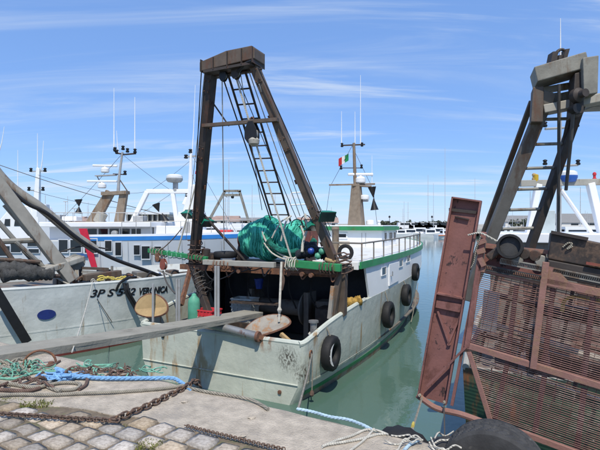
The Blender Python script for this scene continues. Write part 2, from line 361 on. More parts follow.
# cobbles: a few shared shapes, one object for each stone
def stone(seed):
    r = random.Random(seed); n = 10; ring = []
    for k in range(n):
        a = 2*math.pi*k/n; c, s_ = math.cos(a), math.sin(a); e = .26
        ring.append((math.copysign(abs(c)**e, c)*.5*(1+r.uniform(-.07, .07)), math.copysign(abs(s_)**e, s_)*.5*(1+r.uniform(-.07, .07))))
    vs = [(x, y, -.05) for x, y in ring]+[(x*.97, y*.97, .012) for x, y in ring]+[(x*.94, y*.94, .030+r.uniform(-.004, .004)) for x, y in ring]+[(x*.6, y*.6, .035+r.uniform(-.004, .004)) for x, y in ring]
    fs = [(j*n+k, j*n+(k+1) % n, (j+1)*n+(k+1) % n, (j+1)*n+k) for j in range(3) for k in range(n)]+[tuple(3*n+k for k in range(n))]
    me = bpy.data.meshes.new('cobble'); me.from_pydata(vs, [], fs); me.materials.append(MT('cobble')); me.shade_smooth(); return me
stones = [stone(i) for i in range(7)]
Mi = MATW[pav.name].inverted(); r = random.Random(5); row = 0; n = -.55; cnt = 0
while n > -3.4:
    dn = r.uniform(.165, .205); s = -2.6+r.uniform(0, .2)
    while s < 3.6:
        ds = r.uniform(.17, .25); sc, nc = s+ds/2, n-dn/2
        p = K(sc, nc, Q-.036)
        d = p.y
        inview = d > 1.6 and abs(p.x/d) < .80 and (H-p.z)/d < .56
        if nc < jn(sc)-.075 and inview and cnt < 300:
            o = bpy.data.objects.new('cobble', r.choice(stones)); COL.objects.link(o); o.parent = pav; cnt += 1
            rot = math.atan2(ED.y, ED.x)+r.uniform(-.07, .07)
            o.matrix_local = Mi @ Matrix.Translation(p+V(0, 0, r.uniform(-.008, .008))) @ Matrix.Rotation(rot, 4, 'Z') @ Matrix.Rotation(r.uniform(-.05, .05), 4, 'X') @ Matrix.Diagonal((ds*.94, dn*.93, 1, 1))
        s += ds
    n -= dn
# grass in the joints
def tuft(c, k, rad, h, seed):
    r = random.Random(seed); mb = MB()
    for i in range(k):
        a = r.uniform(0, 6.28); d = rad*math.sqrt(r.random()); p = c+V(math.cos(a)*d*1.6, math.sin(a)*d*.8, -.02)
        l = V(r.uniform(-.6, .6), r.uniform(-.6, .6), 1)*h*r.uniform(.4, 1); sw = V(math.cos(a*3), math.sin(a*3), 0)*.004
        mb.add([p-sw, p+sw, p+l*.6+sw*.7, p+l+V(l.x*.4, l.y*.4, -h*.15), p+l*.6-sw*.7], [(0,1,2,3,4)])
    return mb
for i, (px, py, k, rd, h, lb) in enumerate([(36, 404, 260, .10, .05, 'larger yellow green grass tuft in cobble joints at left under the grey rope'), (148, 444, 240, .09, .04, 'small grass tuft between cobbles just below the chain corner'), (12, 398, 120, .08, .035, 'thin grass tuft at the far left by the concrete joint'), (128, 425, 90, .06, .025, 'tiny grass sprouts along the joint beside the chain bend')]):
    o = tuft(KG(px, py), k, rd, h, i).build('grass_tuft', 'grass'); tag(o, lb, 'grass', 'grass tufts in the pavement'); o['kind'] = 'stuff'
# loose concrete crumbs on the coping
r = random.Random(8)
for px, py, sz, lb in [(252, 418, .035, 'pale concrete crumb on coping right of the chain'), (185, 402, .03, 'flat pale chip of concrete beside the chain'), (243, 436, .022, 'small stone chip near the coping joint'), (170, 397, .02, 'tiny stone chip above the chain on concrete')]:
    mb = MB(); c = KG(px, py)
    mb.lathe(c, (0,0,1), [(sz*.9, 0), (sz, sz*.25), (sz*.6, sz*.5)], 7)
    for p in mb.v: p += V(r.uniform(-.3, .3), r.uniform(-.3, .3), 0)*sz
    tag(mb.build('stone_chip', 'concrete'), lb, 'stone', 'loose chips on the coping')
# ------------------------------------------------------------------ boats: shared builders
def lerp_tab(tab, u):
    if u <= tab[0][0]: return tab[0][1:]
    for a, b in zip(tab, tab[1:]):
        if u <= b[0]:
            k = (u-a[0])/(b[0]-a[0]); return [x+(y-x)*k for x, y in zip(a[1:], b[1:])]
    return tab[-1][1:]
def smooth_tab(tab, n=40):
    pts = [Vector((*t[:4],)) for t in tab]
    out = []
    P = [pts[0]*2-pts[1]]+pts+[pts[-1]*2-pts[-2]]
    # interpolate every column against u with Catmull-Rom
    res = []
    cols = len(tab[0]); T = [list(t) for t in tab]; T = [[2*a-b for a, b in zip(T[0], T[1])]]+T+[[2*a-b for a, b in zip(T[-1], T[-2])]]
    for i in range(1, len(T)-2):
        a, b, c, d = T[i-1:i+3]
        for j in range(5):
            t = j/5; res.append([.5*((2*q)+(s-p)*t+(2*p-5*q+4*s-w_)*t*t+(3*q-p-3*s+w_)*t**3) for p, q, s, w_ in zip(a, b, c, d)])
    res.append(list(tab[-1])); return res
def make_hull(fr, tab, root, mat, thick=.08, chine=None, cap=True):
    # tab rows: u, half beam at gunwale, at chine, at waterline, gunwale z, chine z
    mb = MB(); T = smooth_tab(tab); rows = []
    for (u, bt, bc, bw, zg, zc) in T:
        half = [(bw*.55, -.7), (bw, -.12), (bw+(bc-bw)*.25, .02), (bc, zc), (bc+(bt-bc)*.5, (zc+zg)/2), (bt, zg)]
        rows.append([fr.P(-v, u, z) for v, z in half[::-1]]+[fr.P(v, u, z) for v, z in half])
    mb.loft(rows)
    if cap:
        n = len(rows[0]); mb.f.append(list(range(n))[::-1])
    mb.f = [f[::-1] for f in mb.f]
    return mb.build('hull', mat, root, smooth=True, solid=thick, angle=24), T
def stripe(fr, tab, root, z0, z1, u0, u1, mat, name, off=.012, side=1, n=40):
    mb = MB(); a = []; b = []
    for i in range(n+1):
        u = u0+(u1-u0)*i/n; bt, bc, bw, zg, zc = lerp_tab(tab, u)
        def hv(z):
            if z <= zc: 
                if z < .02: return bw+(bc-bw)*.25*max(0, (z+.12)/.14)
                return bw+(bc-bw)*(.25+.75*(z-.02)/(zc-.02))
            return bc+(bt-bc)*(z-zc)/(zg-zc)
        a.append(fr.P(side*(hv(z0)+off), u, z0)); b.append(fr.P(side*(hv(z1)+off), u, z1))
    mb.loft([a, b]); return mb.build(name, mat, root, smooth=True, solid=.006)
def tyre_mesh(R, r, grooves=True):
    mb = MB(); n, m = 36, 14; rows = []
    for i in range(n):
        a = 2*math.pi*i/n; row = []
        for k in range(m):
            b = 2*math.pi*k/m; cr, sr = math.cos(b), math.sin(b)
            rr = R-r+math.copysign(abs(cr)**.6, cr)*r*1.0; zz_ = math.copysign(abs(sr)**.6, sr)*r*1.05
            if cr > .5 and grooves and i % 2: rr -= .012
            row.append(V(math.cos(a)*rr, math.sin(a)*rr, zz_))
        rows.append(row)
    rows.append(rows[0]); mb.loft(rows, closed=True); return mb
def data_of(mb, name, mat, smooth=True, angle=40):
    me = bpy.data.meshes.new(name); me.from_pydata([tuple(p) for p in mb.v], [], mb.f); me.materials.append(MT(mat))
    if smooth: me.shade_smooth(); me.set_sharp_from_angle(angle=R_(angle))
    return me
TYRE = {}
def tyre(p, axis, R, r, label, group, mat='rubber', chalk=None, rope=None):
    key = (round(R, 2), round(r, 2), mat)
    if key not in TYRE: TYRE[key] = data_of(tyre_mesh(R, r), 'tyre', mat)
    M = Matrix.Translation(p) @ Vector(axis).to_track_quat('Z', 'Y').to_matrix().to_4x4()
    t = thing('tyre_fender', label, 'tyre', M, group)
    o = bpy.data.objects.new('tread', TYRE[key]); COL.objects.link(o); o.parent = t
    if chalk:
        mb = MB(); rows = []
        for i in range(11):
            a = chalk[0]+(chalk[1]-chalk[0])*i/10; ww = math.sin(math.pi*i/10)
            rows.append([M @ V(math.cos(a)*(R-r+math.cos(b)*(r+.004)*1.02), math.sin(a)*(R-r+math.cos(b)*(r+.004)*1.02), math.sin(b)*(r*1.08+.004)) for b in [1.62+(k/6-.5)*1.15*ww for k in range(7)]])
        mb.loft(rows); mb.build('worn_paint', 'chalk', t, smooth=True)
    if rope:
        mb = MB(); mb.tube(sag(p+V(0,0,R-r*.6), rope, .0, 6), .014, 6); mb.build('lanyard', 'rope_grey', t)
    return t
def whip(p, h, root, name='whip_antenna', mat='white_clean', r=.012, lean=(0,0)):
    mb = MB(); mb.tube([p, p+V(lean[0], lean[1], h*.35), p+V(lean[0]*2, lean[1]*2, h)], [r*1.7, r*1.2, r*.6], 6); return mb.build(name, mat, root)
def navlight(p, root, mat='black', h=.17, r=.06):
    mb = MB(); mb.lathe(p, (0,0,1), [(r*.8, 0), (r, h*.1), (r, h*.35), (r*.7, h*.4), (r*.7, h*.65), (r, h*.7), (r*.9, h*.9), (r*.3, h)], 10); return mb.build('navigation_light', mat, root, smooth=True)
def radar_bar(p, ln, ang, root, ped=True):
    d = V(math.cos(ang), math.sin(ang), 0); mb = MB(); mb.beam(p-d*ln/2+V(0,0,.06), p+d*ln/2+V(0,0,.06), .12, .10); o = mb.build('radar_scanner', 'radar', root, bevel=.03)
    if ped:
        mb = MB(); mb.lathe(p-V(0,0,.28), (0,0,1), [(.16, 0), (.20, .04), (.20, .18), (.12, .25), (.06, .27), (.06, .30)], 14); mb.build('radar_pedestal', 'radar', o, smooth=True)
    return o
def dome(p, r, root, band=None, h=.22):
    mb = MB(); mb.lathe(p, (0,0,1), [(r*.75, 0), (r*.97, .03), (r, h*.45), (r*.97, h*.75), (r*.7, h*.96), (r*.2, h)], 20); o = mb.build('radar_dome', 'radar', root, smooth=True)
    if band:
        mb = MB(); mb.lathe(p, (0,0,1), [(r*.5, -.10), (r*.80, -.08), (r*1.01, .02), (r*1.01, h*.35)], 20); mb.build('dome_base_and_shade', band, o, smooth=True)
    return o
def floodlight(p, aim, w_, h_, root, hang=None, name='floodlight'):
    aim = Vector(aim).normalized(); q = aim.to_track_quat('Z', 'Y').to_matrix(); X, Y, Z = q.col[0], q.col[1], q.col[2]
    mb = MB(); c = lambda k, d: [p+X*(sx_*w_*k)+Y*(sy_*h_*k)+Z*d for sx_, sy_ in ((-.5,-.5),(.5,-.5),(.5,.5),(-.5,.5))]
    mb.hexa(c(.45, -.16)+c(1, 0)); o = mb.build(name, 'green_lamp', root, bevel=.01)
    mb = MB(); mb.hexa(c(.86, .004)+c(.86, .012)); mb.build('lens', 'lamp_glass', o)
    mb = MB()
    mb.tube([p-X*w_*.55, p-X*w_*.55-Z*.2, p+X*w_*.55-Z*.2, p+X*w_*.55], .012, 6)
    if hang is not None: mb.tube([p-Z*.2, hang], .016, 6)
    mb.build('bracket', 'gallows_dark', o); return o
def ladder(p0, p1, q0, q1, n, root, rr=.018, rs=.026, mat='gallows_dark', skip=0, t0=0, t1=1):
    # two stringers p0-p1 and q0-q1, n rungs
    lad = MB().tube([p0, p1], rs, 8).tube([q0, q1], rs, 8).build('ladder', mat, root, smooth=True)
    for i in range(n):
        k = t0+(t1-t0)*(i+.5)/n; MB().tube([Vector(p0).lerp(p1, k), Vector(q0).lerp(q1, k)], rr, 6).build('rung', mat, lad, smooth=True)
    return lad
def window(fr, fn, u, z, wu, hz, root, side=1, pane='glass', frame='white_clean', name='window'):
    # fn(u) half beam of the wall; a framed pane let into it
    d = .004
    def c(uu, zz_, off): return fr.P(side*(fn(uu)+off), uu, zz_)
    mb = MB()
    for (a0, a1, b0, b1) in ((-.58, .58, .5, .58), (-.58, .58, -.58, -.5), (-.58, -.5, -.5, .5), (.5, .58, -.5, .5)):
        mb.hexa([c(u+a*wu, z+b*hz, o) for o in (-.01, .025) for a, b in ((a0,b0),(a1,b0),(a1,b1),(a0,b1))])
    o = mb.build(name, frame, root)
    mb = MB(); mb.hexa([c(u+a*wu, z+b*hz, o_) for o_ in (-.01, .008) for a, b in ((-.5,-.5),(.5,-.5),(.5,.5),(-.5,.5))]); mb.build('pane', pane, o)
    return o
# ------------------------------------------------------------------ boat A, the trawler in the middle
A = Fr(-1.775, 9.31, 26)
TA = [(0, 2.00, 1.94, 1.70, 1.17, .40), (.10, 2.06, 2.00, 1.75, 1.185, .40), (.35, 2.10, 2.05, 1.82, 1.24, .40), (1.2, 2.22, 2.15, 1.95, 1.44, .40), (2.9, 2.34, 2.26, 2.12, 1.60, .42),
      (4.2, 2.40, 2.30, 2.18, 1.64, .44), (6, 2.43, 2.30, 2.15, 1.68, .48), (8, 2.38, 2.22, 1.98, 1.72, .55), (10.2, 2.20, 1.95, 1.5, 1.8, .65), (12.5, 1.75, 1.4, .95, 1.9, .8), (14.5, 1.1, .8, .4, 2.0, .95), (16.2, .35, .2, .06, 2.1, 1.0), (16.7, .05, .04, .02, 2.12, 1.0)]
ra = thing('fishing_trawler', 'pale grey green trawler with green trim, brown gallows and net drum, stern to the quay', 'fishing boat', fmat(A))
hullA, TAS = make_hull(A, TA, ra, 'hull_a', .09)
hA = lambda u: lerp_tab(TAS, u)[0]
zA = lambda u: lerp_tab(TAS, u)[3]
stripe(A, TAS, ra, .13, .225, .25, 14, 'green_paint', 'boot_stripe'); stripe(A, TAS, ra, -.1, .13, .25, 14, 'door_grey', 'lower_strake', .006); stripe(A, TAS, ra, .13, .225, .25, 14, 'green_paint', 'boot_stripe', side=-1)
# gunwale capping
for sd_ in (1, -1):
    MB().tube([A.P(sd_*(t[1]-.045), t[0], t[4]+.005) for t in TAS if t[0] <= 3.1], .055, 8).build('gunwale_cap', 'hull_a', ra, smooth=True)
MB().tube([A.P(v, .045, 1.175+.0) for v in (-1.96, -1, 0, 1, 1.96)], .055, 8).build('gunwale_cap', 'hull_a', ra, smooth=True)
MB().tube([A.P(v, -.012, .40) for v in (-1.93, 0, 1.93)], .014, 6).build('rubbing_strake', 'hull_a', ra, smooth=True)
stripe(A, TAS, ra, .385, .42, .1, 4, 'hull_a', 'rubbing_strake', .014)
# deck and shelter
mb = MB(); mb.loft([[A.P(-hA(u)+.1, u, .42), A.P(hA(u)-.1, u, .42)] for u in [.12+i*.4 for i in range(40)]]); mb.build('deck', 'deck', ra, solid=.04)
def wallrows(u0, u1, zlo, zhi, off=0, side=1, n=40): return [[A.P(side*(hA(u0+(u1-u0)*i/n)+off), u0+(u1-u0)*i/n, z) for i in range(n+1)] for z in (zlo, zhi)]
zdk = lambda u: 2.40+max(0, u-2.5)*.012
for sd_ in (1, -1):
    n = 40; us = [2.92+(16.4-2.92)*i/n for i in range(n+1)]
    MB().loft([[A.P(sd_*(hA(u)-.004), u+(.25 if i == 0 else 0), zA(u)-.03) for i, u in enumerate(us)], [A.P(sd_*(hA(u)-.004-.0*u), u-(.1 if i == 0 else 0), zdk(u)) for i, u in enumerate(us)]]).build('shelter_wall', 'white', ra, smooth=True, solid=.05*sd_, angle=12)
    us = [2.45+(16.5-2.45)*i/n for i in range(n+1)]
    MB().loft([[A.P(sd_*(hA(u)+.05), u, zdk(u)-.02) for u in us], [A.P(sd_*(hA(u)+.05), u, zdk(u)+.14) for u in us]]).build('deck_edge_band', 'green_paint', ra, smooth=True, solid=.05*sd_)
us = [2.45+(16.5-2.45)*i/30 for i in range(31)]
MB().loft([[A.P(-hA(u)-.0, u, zdk(u)+.06) for u in us], [A.P(hA(u)+.0, u, zdk(u)+.06) for u in us]]).build('shelter_deck', 'deck_white', ra, solid=.06)
MB().obox(A, .9, 2.30, 2.38, 2.46, 2.36, 2.545).build('deck_end_board', 'white', ra, bevel=.01)
# dark hanging curtains closing the working deck
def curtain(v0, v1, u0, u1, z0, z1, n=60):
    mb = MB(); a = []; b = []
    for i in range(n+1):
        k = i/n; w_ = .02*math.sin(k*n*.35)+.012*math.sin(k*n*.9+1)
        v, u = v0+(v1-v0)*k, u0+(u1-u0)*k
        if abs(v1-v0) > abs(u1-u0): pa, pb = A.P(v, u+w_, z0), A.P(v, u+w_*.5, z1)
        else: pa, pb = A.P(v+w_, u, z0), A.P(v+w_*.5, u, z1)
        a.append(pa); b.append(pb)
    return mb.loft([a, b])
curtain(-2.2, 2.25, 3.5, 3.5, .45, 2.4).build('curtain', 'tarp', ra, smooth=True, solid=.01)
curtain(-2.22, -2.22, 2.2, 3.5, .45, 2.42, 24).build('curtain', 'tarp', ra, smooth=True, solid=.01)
# windows and door in the shelter wall
def on_wall(px, py, fr=A, fn=hA):
    v = 2.3
    for _ in range(12): p = fr.on(px, py, v=v); v = fn(p.y)
    return p.y, p.z
for px, py, wu, hz in ((383.5, 271, .36, .20), (400.5, 263, .45, .20), (408, 258.3, .5, .2)):
    u, z = on_wall(px, py); window(A, hA, u, z, wu, hz, ra)
u0, z0 = on_wall(393.5, 271.5)
dr = MB(); dr.hexa([A.P(hA(u0+a)+o, u0+a, z) for o in (-.01, .03) for a, z in ((-.5, 1.72), (.5, 1.76), (.5, 2.33), (-.5, 2.33))]); dr = dr.build('door', 'white_clean', ra, bevel=.012)
MB().tube([A.P(hA(u0-.38)+.03, u0-.38, 2.0), A.P(hA(u0-.38)+.08, u0-.38, 2.0), A.P(hA(u0-.38)+.08, u0-.38, 2.12)], .015, 6).build('handle', 'steel', dr)
# railing on the shelter deck
us = [2.75+i*.82 for i in range(13)]
rl = MB().tube([A.P(hA(u)-.06, u, zdk(u)+.56) for u in us], .022, 8).build('railing', 'rail_grey', ra, smooth=True)
MB().tube([A.P(hA(us[0])-.06, us[0], zdk(us[0])+.56), A.P(1.3, us[0]+.05, zdk(3)+.56)], .022, 8).build('top_rail', 'rail_grey', rl)
for u in us: MB().tube([A.P(hA(u)-.06, u, zdk(u)+.05), A.P(hA(u)-.06, u, zdk(u)+.56)], .018, 6).build('stanchion', 'rail_grey', rl)
# wheelhouse
wb = 1.12
whs = MB(); whs.poly([A.P(-wb, 8.56, 2.46), A.P(wb, 8.56, 2.46), A.P(wb, 10.6, 2.46), A.P(.75, 11.5, 2.46), A.P(-.75, 11.5, 2.46), A.P(-wb, 10.6, 2.46)], V(0, 0, .76)); whs = whs.build('wheelhouse', 'white_clean', ra, bevel=.015)
rf = MB(); rf.poly([A.P(-wb-.12, 8.4, 3.20), A.P(wb+.12, 8.4, 3.20), A.P(wb+.12, 10.7, 3.20), A.P(.82, 11.75, 3.20), A.P(-.82, 11.75, 3.20), A.P(-wb-.12, 10.7, 3.20)], V(0, 0, .14)); rf = rf.build('roof', 'green_paint', ra, bevel=.01)
MB().poly([A.P(-wb-.06, 8.46, 3.34), A.P(wb+.06, 8.46, 3.34), A.P(wb+.06, 10.65, 3.34), A.P(.78, 11.6, 3.34), A.P(-.78, 11.6, 3.34), A.P(-wb-.06, 10.65, 3.34)], V(0, 0, .05)).build('roof_top', 'white_clean', rf, bevel=.02)
for (u, wu) in ((9.0, .32), (9.75, .5), (10.35, .36)): window(A, lambda q: wb, u, 2.98, wu, .26, whs)
def aftwin(v0, v1, z0, z1, root):
    mb = MB()
    for a0, a1, b0, b1 in ((v0-.05, v1+.05, z1, z1+.05), (v0-.05, v1+.05, z0-.05, z0), (v0-.05, v0, z0, z1), (v1, v1+.05, z0, z1)): mb.obox(A, a0, a1, 8.53, 8.57, b0, b1)
    o = mb.build('window', 'white_clean', root); MB().obox(A, v0, v1, 8.548, 8.57, z0, z1).build('pane', 'glass', o)
aftwin(-.62, -.25, 2.93, 3.06, whs)
MB().obox(A, -1.1, -.12, 8.535, 8.56, 2.47, 2.78).build('lower_panel', 'beige', whs)
for v in (.35, .5): MB().obox(A, v, v+.012, 8.545, 8.56, 2.6, 3.1).build('panel_seam', 'galv', whs)
# lattice box / crates on the roof
dome(A.P(.45, 9.3, 3.40), .16, ra, h=.2)
navlight(A.P(.62, 9.9, 3.39), ra, 'radar', .2, .08)
# exhaust funnel
fp = A.W(335.5, 250, u=4.6); MB().lathe(V(fp.x, fp.y, 2.46), (0,0,1), [(.13, 0), (.13, .05), (.10, .08), (.10, .80), (.115, .82), (.10, .9), (.02, .9)], 14).build('exhaust_funnel', 'pylon', ra, smooth=True)
# mast
mc = A.P(-.02, 9.05, 0)
def mz(py): return H+(HZ-py)/F*mc.y
def mp(px, py): return at(px, py, mc.y)
def sq(z, a, b): return [A.P(-.02+s*a, 9.05+t*b, z) for s, t in ((-1,-1),(1,-1),(1,1),(-1,1))]
MB().hexa(sq(3.38, .27, .27)+sq(mz(184), .155, .155)).build('mast_pylon', 'pylon', ra, bevel=.02)
MB().tube([V(mc.x-.04, mc.y, mz(190)), V(mc.x-.1, mc.y, mz(143))], [.075, .055], 10).build('mast_pole', 'pylon', ra, smooth=True)
MB().beam(mp(341, 145.5), mp(365, 144.5), .05, .05).build('crosstree', 'gallows_dark', ra)
MB().beam(mp(329, 185), mp(375, 184), .06, .06).build('yard', 'pylon', ra)
MB().beam(mp(352, 185.5), mp(371, 186.5), .35, .05).build('radar_platform', 'pylon', ra)
MB().beam(mp(340, 168), mp(362, 168), .03, .03).build('lamp_arm', 'gallows_dark', ra)
for px, py in ((341, 169.5), (361.5, 168.5), (342, 147), (362, 146.5)): navlight(mp(px, py), ra, 'black', .16, .055)
whip(mp(341.5, 145), 1.3, ra); whip(mp(355, 144), 1.25, ra); whip(mp(360.5, 144), 2.65, ra, r=.014); whip(mp(372, 184), 1.1, ra, r=.01)
radar_bar(mp(360.5, 176), .98, 0, ra)
dm = MB().beam(mp(358, 201), mp(368, 201), .3, .03).build('dome_bracket', 'gallows_dark', ra); dome(mp(364.5, 200), .19, ra, h=.2)
def cone(p, q, r, root, n=12):
    return MB().lathe(p, Vector(q)-Vector(p), [(r, 0), (r*.06, (Vector(q)-Vector(p)).length)], n).build('day_shape_cone', 'black', root, smooth=True)
cone(mp(372, 187), mp(373.5, 198), .16, ra); cone(mp(374.5, 210), mp(373.5, 198), .16, ra)
fl = MB()
def flagpiece(x0, x1, m_, root):
    g = []
    for j in range(5):
        t = x0+(x1-x0)*j/4; p = mp(348.5, 153.5)+V(-.38*t, .05*math.sin(t*7), -.20*t); g.append((p, p+V(0, 0, -.27-.03*t)))
    return MB().loft([[a for a, b in g], [b for a, b in g]]).build('flag_stripe', m_, root, smooth=True, solid=.004)
for x0, x1, m_ in ((0, .36, 'flag_green'), (.36, .68, 'flag_white'), (.68, 1, 'flag_red')): flagpiece(x0, x1, m_, ra)
for a, b in (((352, 146), (371, 185)), ((352, 146), (331, 185)), ((330, 186), (325, 222)), ((373, 186), (377, 224))): MB().tube([mp(*a), mp(*b)], .008, 5).build('stay', 'wire', ra)
# platform above the working deck
ZP = 2.46
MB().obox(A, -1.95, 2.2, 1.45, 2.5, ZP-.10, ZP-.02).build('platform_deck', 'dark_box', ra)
a, b = A.W(204, 262, u=1.15), A.W(275, 265, u=1.15); MB().beam(a, b, .12, .12).build('platform_beam', 'grey_light', ra, bevel=.01)
a, b = A.W(288, 263, u=1.2), A.W(341, 268, u=1.2); MB().beam(a, b, .12, .16).build('platform_beam', 'green_paint', ra, bevel=.012)
a, b = A.W(149, 250.5, u=1.5), A.W(207, 259, u=1.3); MB().beam(a, b, .10, .11).build('boom_arm', 'green_paint', ra, bevel=.01)
MB().obox(A, -2.1, 2.25, 1.40, 1.52, ZP-.18, ZP-.05).build('platform_beam', 'iron_rust', ra)
for px0, px1, py in ((232, 250, 268), (292, 322, 271), (318, 338, 272)):
    a, b = A.W(px0, py, u=1.3), A.W(px1, py+1.5, u=1.3); MB().beam(a, b, .10, .09).build('hinge_bracket', 'iron_rust', ra, bevel=.01)
for px, py in ((240, 271), (303, 274), (312, 275)):
    p = A.W(px, py, u=1.22); MB().lathe(p, A.f, [(.05, -.08), (.05, .08)], 10).build('sheave', 'iron_rust', ra, smooth=True)
# gallows
gl0, gl1 = A.P(-1.78, 1.55, ZP-.1), A.P(-.30, .32, 6.72); gr0, gr1 = A.P(2.16, 1.55, ZP-.1), A.P(.72, .32, 6.78)
MB().beam(gl0, gl1, .20, .20, A.f).build('gallows_leg', 'gallows_dark', ra, bevel=.012)
MB().beam(gr0, gr1, .17, .18, A.f).build('gallows_leg', 'gallows', ra, bevel=.012)
hd = MB(); pr = [(-.46, 6.66), (.90, 6.72), (.90, 6.93), (.84, 6.99), (.22, 6.99), (-.46, 6.86)]
hd.poly([A.P(v, .12, z) for v, z in pr], A.f*.42); hd.build('gallows_head', 'gallows', ra, bevel=.015)
MB().obox(A, -.35, .82, .10, .56, 6.61, 6.665).build('head_flange', 'gallows_dark', ra)
def gp(px, py):             # a point in the leaning plane of the gallows
    u = 1
    for _ in range(10):
        p = A.on(px, py, u=u); u = 1.55+(.32-1.55)*(p.z-ZP+.1)/(6.75-ZP+.1)
    return A.P(*p)
MB().beam(gp(207, 127)+A.f*-.14, gp(281, 121)+A.f*-.14, .10, .07).build('cross_bar', 'gallows', ra)
MB().tube([gp(214, 76), gp(262, 69)], .02, 6).build('cross_bar', 'gallows_dark', ra)
MB().tube([gp(211, 100), gp(229, 126)], .018, 6).build('diagonal_brace', 'gallows_dark', ra)
MB().tube([gp(198, 212)+A.f*.12, A.W(246, 262, u=1.9)], .035, 8).build('diagonal_brace', 'gallows_dark', ra)
MB().tube([gp(272, 104), gp(279, 121)], .014, 6).build('diagonal_brace', 'gallows_dark', ra)
# splice plates, bolts and weld lugs on the legs
for (a, b, m_) in ((gl0, gl1, 'gallows_dark'), (gr0, gr1, 'gallows')):
    dl_ = (b-a).normalized(); sv = dl_.cross(A.f).normalized(); nv = sv.cross(dl_).normalized()
    if nv.dot(A.f) > 0: nv = -nv
    for t_ in (.04, .30, .62, .93):
        c_ = a.lerp(b, t_)+nv*.10; pl = MB().beam(c_-dl_*.16, c_+dl_*.16, .15, .016, nv).build('splice_plate', m_, ra, bevel=.004)
        for i in (-.11, .11):
            for k in (-.05, .05): MB().lathe(c_+dl_*i+sv*k, nv, [(.016, 0), (.016, .022), (.008, .024)], 6).build('bolt', 'iron_rust', pl)
    for t_ in (.15, .45, .75):
        c_ = a.lerp(b, t_)+sv*.10*(1 if m_ == 'gallows' else -1); MB().beam(c_-dl_*.05, c_+dl_*.05, .10, .02, nv).build('lug', 'iron_rust', ra)
for v in (-.42, -.1, .25, .6, .86): MB().obox(A, v, v+.016, .09, .58, 6.64, 6.9 if v < 0 else 6.96).build('head_rib', 'gallows_dark', ra)
MB().tube(smoothpath([gp(206, 74)-A.f*.16, gp(203, 120)-A.f*.15, gp(200, 180)-A.f*.15, gp(197, 240)-A.f*.15]), .012, 5).build('hydraulic_hose', 'black', ra, smooth=True)
MB().tube(smoothpath([gp(262, 70)-A.f*.16, gp(285, 120)-A.f*.15, gp(310, 178)-A.f*.15, gp(333, 236)-A.f*.15]), .012, 5).build('hydraulic_hose', 'black', ra, smooth=True)
# dim machinery inside the working deck
for v in (-.9, .75): MB().obox(A, v, v+.14, 2.7, 3.2, .45, 1.7).build('winch_frame', 'grey_dark', ra, bevel=.01)
MB().lathe(A.P(-.78, 2.95, 1.25), A.r, [(.42, 0), (.42, .04), (.2, .05), (.2, 1.45), (.42, 1.46), (.42, 1.5)], 24).build('winch_drum', 'grey_dark', ra, smooth=True)
MB().obox(A, 1.05, 1.5, 2.75, 3.2, .45, 1.5).build('winch_motor', 'grey_dark', ra, bevel=.03)
for i in range(5): MB().tube(smoothpath([A.P(-1.4+i*.62, 2.6, 2.3), A.P(-1.35+i*.6, 2.5, 1.8-.1*(i % 3)), A.P(-1.2+i*.6, 2.6, 1.3)]), .02, 6).build('hanging_hose', 'rubber', ra, smooth=True)
# lower legs on the bulwark
MB().beam(A.P(-1.78, 1.5, ZP-.1), A.W(209.5, 316, u=.95), .15, .15, A.f).build('support_post', 'gallows_dark', ra, bevel=.01)
MB().beam(A.P(-1.82, 1.5, ZP-.1), A.W(181, 305, u=.8), .09, .09, A.f).build('support_post', 'iron_rust', ra)
MB().beam(A.W(343, 264, u=1.5), A.W(342, 315, u=1.62), .17, .18, A.f).build('support_post', 'gallows', ra, bevel=.01)
MB().beam(A.W(341, 266, u=1.4), A.W(332.5, 319, u=1.38), .12, .15, A.f).build('support_post', 'gallows', ra, bevel=.01)
MB().beam(A.W(333, 286, u=1.3), A.W(329.5, 319, u=1.2), .08, .1, A.f).build('mooring_board', 'door_grey', ra, bevel=.01)
# ladder up the gallows
tl0, tl1 = gp(225.5, 66), gp(243, 64)
bl = A.P(*A.on(271, 214, u=3.0)); br = A.P(*A.on(288, 213, u=3.0))
ext = lambda a, b: Vector(a)+(Vector(b)-Vector(a))*((a.z-2.47)/(a.z-b.z))
lad = ladder(tl0, ext(tl0, bl), tl1, ext(tl1, br), 16, ra)
MB().tube([A.W(223, 78, u=.35), A.W(275, 233, u=2.3)], .016, 6).build('guy_rod', 'gallows_dark', ra)
